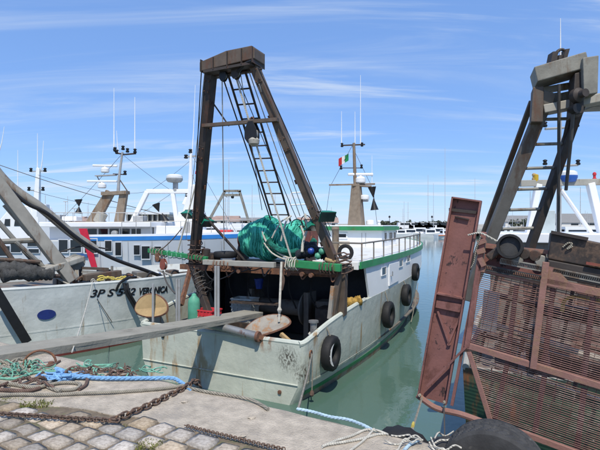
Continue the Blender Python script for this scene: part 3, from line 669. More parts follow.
# running rigging
for (a, b, r_, m_) in [((222, 76, .3), (224, 250, 1.4), .013, 'wire_pale'), ((232, 64, .25), (291, 258, 1.15), .022, 'rope_white'), ((246, 63, .3), (300, 216, 2.2), .012, 'wire_pale'),
                       ((250, 66, .35), (318, 228, 3.4), .010, 'wire'), ((259, 84, .3), (312, 236, 3.0), .010, 'wire_pale'), ((240, 70, .3), (262, 210, 2.4), .010, 'wire_pale'),
                       ((236, 74, .3), (298, 222, 3.2), .010, 'wire'), ((262, 92, .4), (340, 246, 5.0), .009, 'wire'), ((205, 70, .4), (186, 240, 5.5), .009, 'wire_pale')]:
    p, q = A.W(a[0], a[1], u=a[2]), A.W(b[0], b[1], u=b[2]); MB().tube(sag(p, q, .02, 6), r_, 5).build('rigging_line', m_, ra)
def block(p, s, root, mat='black', mats='steel'):
    mb = MB()
    for k in (-.28, .18):
        mb.poly([p+A.f*s*k+A.r*x*s+V(0,0,z*s) for x, z in ((-.22, 1.0), (.22, 1.0), (.55, .35), (.55, -.35), (.25, -.75), (-.25, -.75), (-.55, -.35), (-.55, .35))], A.f*s*.10)
    o = mb.build('pulley_block', mat, root, bevel=.006)
    MB().lathe(p-A.f*s*.16, A.f, [(s*.5, 0), (s*.42, s*.1), (s*.42, s*.22), (s*.5, s*.32)], 16).build('sheave', mats, o, smooth=True)
    MB().tube([p+V(0,0,s*.95)+A.r*s*.16*math.cos(a)+V(0,0,s*.35)*(1+math.sin(a))*.6 for a in [i*.52 for i in range(13)]], s*.05, 6).build('shackle', 'iron_rust', o, smooth=True)
    return o
block(A.W(223.5, 76, u=.25), .15, ra); block(A.W(236, 73, u=.25), .17, ra, 'gallows_dark')
block(A.W(252, 134, u=.5), .26, ra); MB().lathe(A.W(254, 142, u=.5), (0,0,1), [(.05, -.08), (.11, -.04), (.12, .04), (.06, .10)], 14).build('block_weight', 'grey_light', ra, smooth=True)
MB().tube(smoothpath([A.W(238, 72, u=.2), A.W(245, 64, u=.15), A.W(252, 61, u=.1)]), .035, 8).build('hose', 'black', ra, smooth=True)
# rope and wire wound about the platform and boom
def wrap(p, q, rad, turns, r_, mat, seed):
    r = random.Random(seed); d = (q-p).normalized(); a_ = d.orthogonal().normalized(); b_ = d.cross(a_); n = int(turns*9); pts = []
    for i in range(n+1): an = i/9*2*math.pi; k = rad*r.uniform(.9, 1.35); pts.append(p.lerp(q, i/n)+a_*math.cos(an)*k+b_*math.sin(an)*k+V(0, 0, r.uniform(-.03, .005)))
    return MB().tube(pts, r_, 5).build('rope_wrap', mat, ra, smooth=True)
for (x0, y0, u0_, x1, y1, u1_, rad, tn, r_, m_) in ((152, 251, 1.5, 166, 253, 1.45, .085, 5, .016, 'rope_grey'), (168, 253, 1.45, 186, 256, 1.4, .08, 4, .012, 'rope_green'), (190, 257, 1.35, 206, 259, 1.3, .09, 5, .016, 'rope_brown'), (196, 240, 1.45, 195, 262, 1.5, .17, 5, .014, 'rope_brown'),
        (214, 264, 1.15, 232, 265, 1.15, .09, 5, .013, 'iron_rust'), (287, 263, 1.2, 298, 264, 1.2, .11, 5, .016, 'rope_white'), (320, 267, 1.2, 336, 268, 1.2, .10, 5, .014, 'rope_brown'), (341, 252, 1.45, 345, 272, 1.5, .14, 5, .016, 'rope_brown'), (196, 268, 1.4, 204, 292, 1.1, .12, 6, .014, 'wire'), (226, 196, 1.0, 226, 196.5, 1.0, .02, 1, .004, 'wire')):
    wrap(A.W(x0, y0, u=u0_), A.W(x1, y1, u=u1_), rad, tn, r_, m_, int(x0))
for i, (px, py, m_) in enumerate(((212, 268, 'iron_rust'), (226, 271, 'iron_rust'), (262, 269, 'gallows_dark'), (285, 271, 'iron_rust'), (300, 273, 'iron_rust'), (330, 274, 'iron_rust'))):
    p = A.W(px, py, u=1.25); MB().tube(smoothpath([p, p+V(.05, -.03, -.10-.03*(i % 3)), p+V(.13, 0, -.06), p+V(.2, .02, .02)]), .018, 6).build('shackle_loop', m_, ra, smooth=True)
# floodlights
floodlight(A.W(327.5, 217, u=1.05), V(.25, -.75, -.55), .36, .26, ra, gp(318, 212)); floodlight(A.W(313.5, 228, u=1.25), V(.3, -.35, -.9), .34, .26, ra, gp(323, 228))
floodlight(A.W(187, 216, u=1.5), V(-.3, -.55, -.8), .30, .24, ra, gp(197, 214)); floodlight(A.W(207.5, 224, u=1.4), V(.5, -.45, -.8), .34, .24, ra, gp(200, 221))
# net drum
dl, dr_ = A.P(-.78, 2.3, 3.03), A.P(1.2, 2.3, 3.03)
MB().lathe(dl, A.r, [(.12, 0), (.12, 1.98)], 16).build('drum_axle', 'iron_rust', ra, smooth=True)
for v in (-.80, 1.13):
    k_ = .62 if v < 0 else 1
    MB().lathe(A.P(v, 2.3, 3.03), A.r, [(.40*k_, 0), (.40*k_, .03), (.37*k_, .035), (.37*k_, .05)], 28).build('drum_flange', 'block_red', ra, smooth=True)
    MB().hexa([A.P(v+a, 2.3+b, z) for z, k in ((ZP-.02, .32), (3.08, .07)) for a, b in ((-.04, -k), (.02, -k), (.02, k), (-.04, k))]).build('drum_support', 'gallows_dark', ra)
nr = random.Random(4); prof = []; mb = MB(); nn, mm = 44, 40
for i in range(nn+1):
    t = i/nn; v = -.72+1.82*t
    base = .40+.12*math.exp(-((t-.36)/.14)**2)+.045*math.exp(-((t-.85)/.12)**2)-.06*math.exp(-((t-.66)/.06)**2)-.10*max(0, (.12-t)/.12)
    row = []
    for k in range(mm):
        a = 2*math.pi*k/mm
        rr = base*(1+.035*math.sin(3*a+9*t)+.03*math.sin(5*a-14*t+1)+.025*math.sin(a*2+22*t))+nr.uniform(-.008, .008)
        if .2 < t < .52 and math.cos(a) > .2: rr += .04
        row.append(A.P(v+.03*math.sin(4*a+6*t), 2.3-math.sin(a)*rr, 3.03+math.cos(a)*rr))
    prof.append(row)
mb.loft(prof, closed=True); mb.f += [list(range(mm)), list(range(nn*mm, nn*mm+mm))]
core = mb; mb = MB()
for s_ in range(230):                        # strands of twine and folded mesh wound over the bundle
    t0 = nr.uniform(.02, .97); ph = nr.uniform(0, 6.28); ln = nr.uniform(1.2, 4.6); sk_ = nr.uniform(-.16, .16); lift = nr.uniform(.0, .03); pts = []
    for j in range(int(ln*7)+2):
        a = ph+ln*j/(int(ln*7)+1); t = min(.995, max(.005, t0+sk_*math.sin(a*.7+ph)+.012*math.sin(a*5+s_))); i = min(nn-1, int(t*nn)); f_ = t*nn-i
        k = (a/(2*math.pi)*mm) % mm; k0 = int(k) % mm; g_ = k-int(k)
        p = prof[i][k0].lerp(prof[i][(k0+1) % mm], g_).lerp(prof[i+1][k0].lerp(prof[i+1][(k0+1) % mm], g_), f_); c0 = A.P(-.72+1.82*t, 2.3, 3.03)
        pts.append(p+(p-c0).normalized()*(lift*math.sin(math.pi*j/(int(ln*7)+1))+.004))
    mb.tube(pts, nr.choice((.006, .009, .013, .018)), 5)
fn_ = thing('fishing_net', 'green trawl net wound thick on the drum of the central trawler', 'fishing net', A.P(.2, 2.3, 2.55))
core.build('wound_bundle', 'net', fn_, smooth=True, angle=80); o = mb.build('twine', 'net_light', fn_, smooth=True); o['kind'] = 'stuff'
def net_lobe(pts, rad, name, mat, label, seed, k=8):
    r = random.Random(seed); path = smoothpath(pts, k); mb = MB(); rs = [rad*(.92+.14*math.sin(i*.45+seed)+r.uniform(-.06, .06))*(.45 if i in (0, len(path)-1) else 1) for i in range(len(path))]
    mb.tube(path, rs, 10)
    for p in mb.v: p += V(r.uniform(-1, 1), r.uniform(-1, 1), r.uniform(-1, 1))*rad*.11
    return tag(mb.build(name, mat, smooth=True, angle=80), label, 'fishing net')
# ropes and folds lying over the net, from front of drum
def nd(px, py, du=0): return A.W(px, py, u=1.78+du)
for pts, r_ in (([(262,231,0),(266,241,-.02),(275,250,-.04),(284,256,-.06),(293,258.5,-.06),(299,254,-.02),(303,246,.05),(304,236,.12),(301,226,.22)], .024), ([(264,243,-.02),(271,252,-.05),(281,258,-.08),(290,260,-.08)], .020), ([(281,241,-.02),(284,228,0),(287,220,.12),(291,216,.3)], .024), ([(272,238,-.04),(276,230,-.02),(281,222,.08),(288,217,.26)], .02)):
    p3 = [nd(*q) for q in pts]; MB().tube(smoothpath(p3, 6), r_, 7).build('head_rope', 'rope_white', ra, smooth=True)
net_lobe([nd(268, 240, -.02), nd(273, 246, -.05), nd(283, 251, -.06), nd(296, 251, -.05), nd(308, 246, 0), nd(316, 240, .1)], .075, 'fishing_net', 'net_dark', 'bight of green net hanging below the drum over the white head rope', 2)
net_lobe([A.W(297, 255, u=1.5), A.W(306, 252, u=1.5), A.W(316, 251, u=1.55), A.W(325, 254, u=1.6), A.W(333, 259, u=1.6)], .13, 'fishing_net', 'net_black', 'black and dark blue net heap beside the drum on the green beam', 3)
net_lobe([A.W(303, 244, u=1.75), A.W(310, 246, u=1.7), A.W(316, 245, u=1.7)], .10, 'fishing_net', 'net_black', 'small dark net bundle against the red drum flange', 9)
net_lobe([A.W(325, 259, u=1.4), A.W(331, 261, u=1.4), A.W(337, 262, u=1.4)], .06, 'fishing_net', 'wood_tan', 'tan net scraps at the foot of the right gallows leg', 6)
for px, py, m_, lb in ((318, 256, 'buoy_green', 'round pale green net float among the dark nets beside drum'), (311, 251, 'bucket_blue', 'blue net float on the dark nets beside the drum'), (322, 251, 'buoy_green', 'second green net float nearer the right gallows leg')):
    p = A.W(px, py, u=1.38); o = MB().lathe(p-A.r*.07, A.r, [(.02, 0), (.06, .02), (.08, .07), (.06, .12), (.02, .14)], 14).build('net_float', m_, smooth=True); tag(o, lb, 'float', 'net floats on the trawler')
# chain falls at right of drum
MB().tube(smoothpath([A.W(305, 214, u=1.6), A.W(307, 228, u=1.5), A.W(303, 242, u=1.4), A.W(302, 252, u=1.3)]), .03, 6).build('chain_fall', 'rope_white', ra, smooth=True)
for cx_, cy_, rr in ((297, 226, .16), (306, 221, .13), (301, 232, .14)):
    p = A.W(cx_, cy_, u=2.0); MB().tube([p+A.r*math.cos(a)*rr+V(0,0,1)*math.sin(a)*rr for a in [i*.35 for i in range(14)]], .012, 5).build('hose_loop', 'black', ra)
MB().tube(sag(A.W(281.5, 262, u=1.0), A.W(279, 322, u=.55), 0, 8), .026, 7).build('hanging_rope', 'rope_white', ra, smooth=True)
MB().lathe(A.W(279.5, 310, u=.6), (0,0,1), [(.03, -.05), (.05, 0), (.03, .05)], 8).build('rope_knot', 'rope_white', ra, smooth=True)
MB().tube(smoothpath([A.W(284, 262, u=1.1), A.W(281, 272, u=1.05), A.W(283, 280, u=1.05), A.W(281, 290, u=1.0)]), .045, 7).build('hanging_rope', 'rope_brown', ra, smooth=True)
# left end of the platform: block, chain, hoses
MB().tube(sag(A.W(197, 180, u=1.45), A.W(176, 258, u=1.4), .0, 8), .022, 6).build('hanging_rope', 'rope_white', ra)
MB().tube(sag(A.W(182, 228, u=1.45), A.W(158, 252, u=1.4), .05, 8), .014, 6).build('hanging_chain', 'chain', ra)
block(A.W(163.5, 265, u=1.2), .16, ra, 'block_red'); block(A.W(158, 258, u=1.25), .13, ra, 'iron_rust')
MB().tube(smoothpath([A.W(163, 271, u=1.2), A.W(167, 283, u=1.1), A.W(175, 293, u=1.0), A.W(180, 292, u=.9)]), .022, 6).build('wire_rope', 'wire', ra)
for pts in ([(208,262),(206,272),(214,280),(228,276),(240,268)], [(214,263),(216,276),(205,286),(202,292)], [(222,262),(212,282),(206,298)], [(230,264),(238,272),(252,268)], [(244,258),(250,270),(262,268)]):
    MB().tube(smoothpath([A.W(x, y, u=1.2) for x, y in pts]), .014, 5).build('hydraulic_hose', 'black', ra, smooth=True)
tyre(A.P(*A.on(225.5, 254.5, u=1.7)), (0, 0, 1), .30, .075, 'black tyre lying flat on the platform of the central trawler beside left gallows leg', 'tyres on the trawler')
MB().lathe(A.W(206, 254, u=1.6)-V(0,0,.12), (0,0,1), [(.1, 0), (.11, .1), (.11, .24), (.05, .26)], 12).build('hydraulic_motor', 'gallows_dark', ra, smooth=True)
MB().obox(A, -1.6, -1.2, 1.6, 1.9, ZP, ZP+.24).build('valve_box', 'dark_box', ra, bevel=.01)
# stern fittings
rp0, rp1 = A.W(200, 321.5, u=-.06), A.W(257, 336.5, u=-.06)
MB().tube([rp0, rp1], .085, 16).build('stern_roller', 'steel', ra, smooth=True)
for k in (0, 1):
    p = (rp0, rp1)[k]; MB().lathe(p, A.r, [(.10, -.04+.04*k), (.11, 0), (.10, .05)], 12).build('roller_bearing', 'iron_rust', ra, smooth=True)
MB().beam(rp1+A.r*.02, A.P(1.16, .02, 1.2), .06, .08).build('roller_bracket', 'iron_rust', ra)
for px, y0, y1, u in ((178, 279, 315, .35), (217, 266, 326, .12), (153, 284, 317, .2)):
    for d in (-.035, .035) if px != 153 else (0,):
        p, q = A.W(px, y0, u=u)+A.r*d, A.W(px, y1, u=u)+A.r*d; MB().tube([V(q.x, q.y, min(q.z, 1.2)), p], .028, 8).build('stern_post', 'galv', ra, smooth=True)
bp_ = A.P(1.80, .42, 0); MB().lathe(A.W(313.5, 333, u=.62), (0,0,1), [(.07, -.12), (.07, .20), (.10, .21), (.10, .25), (.03, .26)], 14).build('bollard', 'steel', ra, smooth=True)
MB().tube(smoothpath([A.W(309, 334, u=.55), A.W(313, 337, u=.45), A.W(318, 333, u=.5), A.W(313.5, 330, u=.7), A.W(309, 334, u=.55)]), .022, 6).build('rope_turn', 'rope_white', ra, smooth=True)
for px, py in ((310, 354), ):
    p = A.W(px, py, v=2.06)+A.r*.02; MB().tube([p+A.f*math.cos(a)*.05+V(0,0,1)*math.sin(a)*.07 for a in [i*.45 for i in range(15)]], .014, 6).build('fairlead', 'iron_rust', ra, smooth=True)
MB().lathe(A.P(-1.35, -.015, .98), -A.f, [(.04, -.02), (.045, .012), (.025, .014)], 12).build('scupper', 'black', ra)
MB().lathe(A.P(1.55, -.015, .22), -A.f, [(.035, -.02), (.04, .012), (.025, .014)], 12).build('drain', 'iron_rust', ra)
# otter boards, crates, buckets on the stern
def otter(c, n_, up, a, b, mat, label, iron):
    n_ = Vector(n_).normalized(); up = (Vector(up)-n_*Vector(up).dot(n_)).normalized(); s = n_.cross(up); mb = MB(); ring = []
    t = thing('trawl_door', label, 'trawl door', Vector(c)-up*b)
    pts = [Vector(c)+s*a*math.cos(q)+up*b*(math.sin(q) if math.sin(q) > 0 else math.sin(q)*.55)+n_*.05*(1-math.cos(q)**2) for q in [i*2*math.pi/32 for i in range(32)]]
    MB().poly(pts, n_*.05).build('board', mat, t, bevel=.008)
    MB().tube([p+n_*.025 for p in pts], .028, 6, closed=True).build('rim', iron, t, smooth=True)
    MB().beam(Vector(c)-s*a*.9-n_*.02, Vector(c)+s*a*.9-n_*.02, .05, .08, up).build('rib', iron, t)
    MB().beam(Vector(c)-up*b*.5-n_*.025, Vector(c)+up*b*.9-n_*.025, .05, .06, s).build('rib', iron, t); return t
otter(A.W(152, 309, u=.32), V(-.25, -.9, .25), (0,0,1), .42, .33, 'wood_tan', 'tan rounded trawl door standing at the port stern corner of the trawler', 'iron_rust')
otter(A.W(267, 330, u=.45), V(-.2, -.62, .78), V(-.3, 0, 1), .50, .30, 'door_grey', 'grey rust rimmed trawl door lying against the stern rail below the hanging rope', 'iron_rust')
MB().beam(A.W(281, 334, u=.35), A.W(290, 342, u=.3), .07, .07).build('door_bracket', 'wood_tan', ra)
def fish_box(c, rz, sx_, sy_, sz_, mat, label, group):
    c = Vector(c); X = V(math.cos(rz), math.sin(rz), 0); Y = V(-X.y, X.x, 0); t = thing('fish_box', label, 'crate', c, group); mb = MB()
    def q(x0, x1, y0, y1, z0, z1): mb.hexa([c+X*a+Y*b+V(0,0,z) for z in (z0, z1) for a, b in ((x0,y0),(x1,y0),(x1,y1),(x0,y1))])
    a, b, h = sx_/2, sy_/2, sz_; q(-a, a, -b, b, 0, .02); q(-a, a, -b, -b+.02, .02, h); q(-a, a, b-.02, b, .02, h); q(-a, -a+.02, -b+.02, b-.02, .02, h); q(a-.02, a, -b+.02, b-.02, .02, h)
    mb.build('box_body', mat, t, bevel=.004); mb = MB(); e = .015
    q(-a-e, a+e, -b-e, -b+.004, h-.03, h); q(-a-e, a+e, b-.004, b+e, h-.03, h); q(-a-e, -a+.004, -b+.004, b-.004, h-.03, h); q(a-.004, a+e, -b+.004, b-.004, h-.03, h)
    for k in range(5): x = -a+(k+.5)*sx_/5; q(x-.015, x+.015, -b-.012, -b, .03, h-.03)
    mb.build('rim', mat, t); return t
ang = math.atan2(A.r.y, A.r.x)
for i, (px, m_) in enumerate(((245, 'crate_grey'),)):
    p = A.W(245, 307, u=1.95)
    for k, lb in enumerate(('lowest of the three grey fish boxes stacked in the dark stern', 'middle one of three grey fish boxes stacked in the dark stern', 'topmost of three grey fish boxes stacked in the dark stern')):
        fish_box(V(p.x, p.y, 1.02+.19*k), ang+.03*k, .56, .40, .19, m_, lb, 'grey fish boxes on the stern')
    MB().obox(A, *sorted((A.on(234, 300, u=1.95).x-.1, A.on(258, 300, u=1.95).x+.05)), 1.7, 2.2, .42, 1.02).build('hatch_coaming', 'dark_box', ra, bevel=.01)
p = A.W(208.5, 311, u=.9)
fish_box(V(p.x, p.y, 1.10), ang, .46, .36, .20, 'white_clean', 'white fish box under the red one on the port stern', 'red and white fish boxes')
fish_box(V(p.x, p.y, 1.30), ang, .47, .37, .16, 'red_box', 'red fish box stacked on a white one on the port stern', 'red and white fish boxes')
MB().obox(A, -1.75, -.55, .7, 1.3, .42, 1.10).build('hatch_coaming', 'deck', ra, bevel=.01)
p = A.W(194, 314, u=.75)
b_ = MB().lathe(V(p.x, p.y, 1.10), (0,0,1), [(.06, 0), (.12, .02), (.14, .1), (.14, .5), (.12, .60), (.06, .66), (.05, .70), (.02, .72)], 18).build('buoy', 'buoy_green', smooth=True); tag(b_, 'upright pale green cylindrical float beside the red fish box on the stern', 'float')
p = A.W(259, 284, u=2.6); b_ = MB().lathe(V(p.x, p.y, p.z-.12), (0,0,1), [(.08, 0), (.12, .24), (.13, .24), (.13, .26), (.10, .26), (.08, .05)], 18).build('bucket', 'bucket_blue', smooth=True); tag(b_, 'blue plastic bucket in the dark opening of the trawler above grey boxes', 'bucket')
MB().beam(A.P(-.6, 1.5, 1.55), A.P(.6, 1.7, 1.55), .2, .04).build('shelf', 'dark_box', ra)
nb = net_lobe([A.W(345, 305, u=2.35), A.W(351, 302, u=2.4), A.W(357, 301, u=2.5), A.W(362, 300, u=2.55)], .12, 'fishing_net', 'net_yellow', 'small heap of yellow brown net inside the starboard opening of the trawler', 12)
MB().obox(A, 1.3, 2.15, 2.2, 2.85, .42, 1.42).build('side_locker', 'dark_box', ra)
c_ = A.W(345.5, 252.5, u=3.3); wl = MB().tube([c_+A.r*math.cos(a)*.17+V(0,0,1)*math.sin(a)*.17 for a in [i*math.pi/10 for i in range(20)]], .05, 8, closed=True).build('lifebuoy', 'rubber', smooth=True); tag(wl, 'dark ring buoy standing on the shelter deck behind the railing', 'ring buoy')
# tyres on the starboard side
def side_tyre(px, py, R, r_, lb, chalk=None):
    v = 2.2
    for _ in range(10): p = A.on(px, py, v=v); v = hA(p.y)+r_*.9
    w_ = A.P(*p); tyre(w_, A.r, R, r_, lb, 'tyre fenders along the trawler side', chalk=chalk, rope=A.P(hA(p.y)-.02, p.y, zA(p.y)+.02))
side_tyre(331, 353, .355, .10, 'nearest tyre fender on the starboard quarter with a worn white patch', (2.0, 4.2))
side_tyre(388.5, 314.5, .36, .10, 'second tyre fender from the stern, hung low on the starboard side')
side_tyre(406.5, 295, .34, .10, 'long hung tyre fender near the bow, third from the stern')
side_tyre(415.5, 272, .30, .09, 'highest tyre fender near the bow of the central trawler')
MB().tube(sag(A.W(418, 283, v=2.2), A.W(411, 322, v=2.3), .1), .012, 5).build('hanging_rope', 'rope_grey', ra)
# ------------------------------------------------------------------ gangplank
ga, gb = ground(0, 349.5, 1.865), at(253.5, 311, 10.4)
dirp = (ga-gb); gs = ga+dirp*.10
gt = thing('gangplank', 'long weathered grey wooden gangplank from the quay to the trawler stern', 'gangplank', V(gs.x, gs.y, 1.75))
side_ = V(-dirp.y, dirp.x, 0).normalized()
for k in (-1, 1):
    rows = []
    for i in range(25):
        t = i/24; p = gs.lerp(gb, t)+V(0, 0, -.03*math.sin(t*math.pi)); wv = .004*math.sin(i*2.1+k)
        rows.append([p+side_*(k*.004 if k > 0 else -.26+wv)+V(0,0,0), p+side_*(.26+wv if k > 0 else -.004), p+side_*(.26+wv if k > 0 else -.004)-V(0,0,.055), p+side_*(k*.004 if k > 0 else -.26+wv)-V(0,0,.055)])
    mb = MB(); mb.loft(rows, closed=True); mb.f += [[3,2,1,0], [96,97,98,99]]; mb.build('plank', 'plank', gt, bevel=.006)
for k in (-1, 1):
    MB().beam(gs+side_*k*.235-V(0,0,.082), gs.lerp(gb, .5)+side_*k*.235-V(0,0,.112), .045, .06).build('stringer', 'plank', gt)
    MB().beam(gs.lerp(gb, .5)+side_*k*.235-V(0,0,.112), gb+side_*k*.235-V(0,0,.082), .045, .06).build('stringer', 'plank', gt)
for t in (.15, .4, .65, .9): p = gs.lerp(gb, t)-V(0,0,.088+.028*math.sin(t*math.pi)); MB().beam(p-side_*.21, p+side_*.21, .07, .05).build('cleat', 'plank', gt)
# ------------------------------------------------------------------ boat V, the lettered boat at the left
Vb = Fr(-7.55, 13.61, 50)
TV = [(-3.5, 2.2, 2.15, 2.0, 1.85, .5), (-2, 2.32, 2.25, 2.15, 1.83, .5), (0, 2.38, 2.32, 2.28, 1.80, .5), (2, 2.30, 2.15, 2.05, 1.80, .55), (4, 1.85, 1.6, 1.4, 1.84, .65), (5.6, 1.15, .85, .65, 1.88, .75), (6.9, .35, .2, .1, 1.92, .9), (7.3, .06, .04, .02, 1.94, 1.0)]
rv = thing('lettered_boat', 'pale grey boat lettered 3P S 542 VERONICA on its side, moored left of the trawler', 'fishing boat', fmat(Vb))
hv_, TVS = make_hull(Vb, TV, rv, 'hull_v', .08)
hV = lambda u: lerp_tab(TVS, u)[0]
stripe(Vb, TVS, rv, -.1, .12, -3.4, 7, 'antifoul', 'boot_stripe', .006)
mb = MB(); mb.loft([[Vb.P(-hV(u)+.09, u, 1.52), Vb.P(hV(u)-.09, u, 1.52)] for u in [-3.4+i*.5 for i in range(21)]]); mb.build('deck', 'deck', rv, solid=.04)
MB().tube([Vb.P(t[1]-.04, t[0], t[4]+.01) for t in TVS], .05, 8).build('gunwale_cap', 'hull_v', rv, smooth=True)
stripe(Vb, TVS, rv, .70, .74, -3.4, 6, 'hull_v', 'weld_seam', .006)
def lettering(body, pxs, pys, hgt, fr, root, name, shear=.3, sx_=1.0, fn=None, bold=.0):
    cu = bpy.data.curves.new(name, 'FONT'); cu.body = body; cu.size = 1; cu.shear = shear; cu.extrude = .004; cu.offset = bold; cu.resolution_u = 4
    to = bpy.data.objects.new(name, cu); COL.objects.link(to); bpy.context.view_layer.update()
    me = bpy.data.meshes.new_from_object(to.evaluated_get(bpy.context.evaluated_depsgraph_get())); bpy.data.objects.remove(to)
    xs = [p.co.x for p in me.vertices]; ys = [p.co.y for p in me.vertices]; x0, x1, y0, y1 = min(xs), max(xs), min(ys), max(ys)
    (ua, za), (ub, zb) = [on_hullV(px, py) for px, py in zip(pxs, pys)]
    Mi = MATW[root.name].inverted(); mb = MB()
    for p in me.vertices:
        k = (p.co.x-x0)/(x1-x0); u = ua+(ub-ua)*k; z = za+(zb-za)*k+(p.co.y-y0)/(y1-y0)*hgt
        bt, bc, bw, zg, zc = lerp_tab(TVS, u); v = bc+(bt-bc)*(z-zc)/(zg-zc)
        p.co = Mi @ fr.P(v+.006+p.co.z, u, z)
    me.materials.clear(); me.materials.append(MT('lettering')); o = bpy.data.objects.new(name, me); COL.objects.link(o); o.parent = root; return o
def on_hullV(px, py):
    v = 2.3
    for _ in range(15):
        p = Vb.on(px, py, v=v); bt, bc, bw, zg, zc = lerp_tab(TVS, p.y); v = bc+(bt-bc)*(p.z-zc)/(zg-zc)
    return p.y, p.z
lettering('3P S 542', (90, 135.5), (297.5, 295), .21, Vb, rv, 'registration_number', .30, bold=.02)
lettering('VERONICA', (139, 167.5), (295, 292.5), .21, Vb, rv, 'boat_name', .22, bold=.035)
u, z = on_hullV(46.5, 314.5); bt, bc, bw, zg, zc = lerp_tab(TVS, u); v = bc+(bt-bc)*(z-zc)/(zg-zc)
MB().poly([Vb.P(v+.001, u+.21*math.cos(a), z+.125*math.sin(a)) for a in [i*math.pi/14 for i in range(28)]], Vb.r*.02).build('blue_oval_mark', 'blue_mark', rv)
# gallows of the lettered boat, lying back
def vq(px, py, v): return Vb.W(px, py, v=v)
MB().beam(vq(-45, 128, 1.0), vq(73, 281, 1.9), .28, .30, Vb.f).build('gallows_beam', 'grey_steel', rv, bevel=.02)
MB().tube(smoothpath([vq(-20, 150, .4), vq(8, 184, .6), vq(40, 207, .8), vq(70, 232, .9), vq(96, 250, 1.0)]), .13, 10).build('lifting_boom', 'grey_steel', rv, smooth=True)
MB().tube(smoothpath([vq(10, 190, .9), vq(28, 204, 1.0), vq(48, 214, 1.1), vq(80, 240, 1.2), vq(112, 258, 1.3), vq(150, 272, 1.4), vq(190, 287, 1.0)]), .055, 8).build('hydraulic_hose', 'black', rv, smooth=True)
for a, b, r_, m_ in (((-10, 242, 1.6), (43, 240, 1.6), .07, 'grey_steel'), ((-5, 218, 1.5), (34, 262, 1.5), .06, 'grey_steel'), ((4, 205, .9), (30, 235, .9), .05, 'grey_steel'), ((-5, 235, 1.8), (14, 262, 1.8), .06, 'gallows'),
                     ((16, 242, 1.7), (43, 266, 1.7), .05, 'grey_steel'), ((-5, 259, 1.9), (40, 262, 1.9), .05, 'gallows'), ((-5, 266, 1.6), (60, 268, 1.6), .045, 'grey_light'), ((0, 275, 2.0), (60, 276, 2.0), .05, 'gallows_dark'), ((52, 246, 1.2), (68, 262, 1.2), .04, 'gallows_dark')):
    MB().tube([vq(*a), vq(*b)], r_, 8).build('frame_tube', m_, rv, smooth=True)
MB().beam(vq(-8, 284, 2.75), vq(27, 342, 2.75), .16, .20, Vb.f).build('stern_strut', 'black', rv, bevel=.01)
MB().tube(smoothpath([vq(116, 291, 2.36), vq(120, 283, 2.45), vq(128, 278, 2.3), vq(136, 277, 2.1)]), .035, 8).build('hose', 'black', rv, smooth=True)
for d in (0, 3): MB().tube(smoothpath([vq(124+d, 283, 2.45), vq(126+d, 292, 2.5), vq(132+d, 303, 2.5), vq(138+d, 314, 2.5)]), .04, 8).build('hose', 'black', rv, smooth=True)
MB().beam(vq(38, 272, 1.9), vq(80, 258, 1.5), .5, .16).build('gear_cover', 'grey_light', rv, bevel=.03)
MB().beam(vq(72, 264, 1.3), vq(74, 281, 1.6), .08, .08, Vb.f).build('winch_post', 'gallows_dark', rv); MB().beam(vq(80, 260, 1.3), vq(81, 281, 1.6), .08, .08, Vb.f).build('winch_post', 'gallows_dark', rv)
for y in (268, 272, 276): MB().beam(vq(82, y, 1.7), vq(108, y+1, 1.7), .16, .07).build('stacked_bar', ('grey_steel', 'gallows', 'grey_light')[y % 3], rv)
MB().beam(vq(84, 278, 2.0), vq(120, 273, 1.8), .22, .18).build('deck_chest', 'gallows', rv, bevel=.02)
MB().lathe(vq(76, 262, 1.4), Vb.r, [(.22, -.12), (.22, -.1), (.12, -.09), (.12, .09), (.22, .1), (.22, .12)], 16).build('winch_drum', 'grey_steel', rv, smooth=True)
rg = random.Random(31)
for i, (px, py, v, L_, h_, m_, lb) in enumerate([(6, 271, 1.9, 1.3, .22, 'net_gear', 'dark grey folded net pile on the deck of the lettered boat, left edge'), (28, 274, 2.0, 1.2, .20, 'net_gear', 'second grey net pile on the lettered boat, below the thick beam'), (20, 265, 1.5, 1.0, .14, 'net_black', 'flat dark net bundle above the grey net piles at left')]):
    p = vq(px, py, v); net_lobe([p-Vb.f*L_*.5, p-Vb.f*L_*.15+V(0,0,h_*.2), p+Vb.f*L_*.2, p+Vb.f*L_*.5-V(0,0,.05)], h_, 'fishing_net', m_, lb, 20+i)
# fittings and loose gear along the deck
rg2 = random.Random(55)
for i in range(16):
    px = 66+i*7+rg2.uniform(-2, 2); v = rg2.uniform(.6, 1.9); p = vq(px, 274, v); d_ = V(rg2.uniform(-1, 1), rg2.uniform(-1, 1), rg2.uniform(-.1, .25)).normalized(); z_ = rg2.uniform(1.62, 1.95); ln_ = rg2.uniform(.5, 1.3)
    MB().tube([V(p.x, p.y, z_)-d_*ln_/2, V(p.x, p.y, z_)+d_*ln_/2], rg2.uniform(.02, .05), 7).build('loose_bar', rg2.choice(('grey_steel', 'gallows', 'iron_rust', 'grey_light', 'gallows_dark')), rv, smooth=True)
for i, (px, w0, h0, m_) in enumerate(((64, .5, .35, 'grey_dark'), (92, .6, .3, 'crate_grey'), (104, .35, .45, 'gallows_dark'), (118, .5, .28, 'grey_light'), (142, .5, .32, 'grey_dark'), (158, .4, .25, 'white'), (172, .35, .3, 'gallows'))):
    p = vq(px, 272, .9); MB().obox(Vb, *(lambda q: (q.x-w0/2, q.x+w0/2, q.y-w0/2, q.y+w0/2))(Vb.on(px, 272, v=.9)), 1.52, 1.6+h0).build('deck_fitting', m_, rv, bevel=.03)
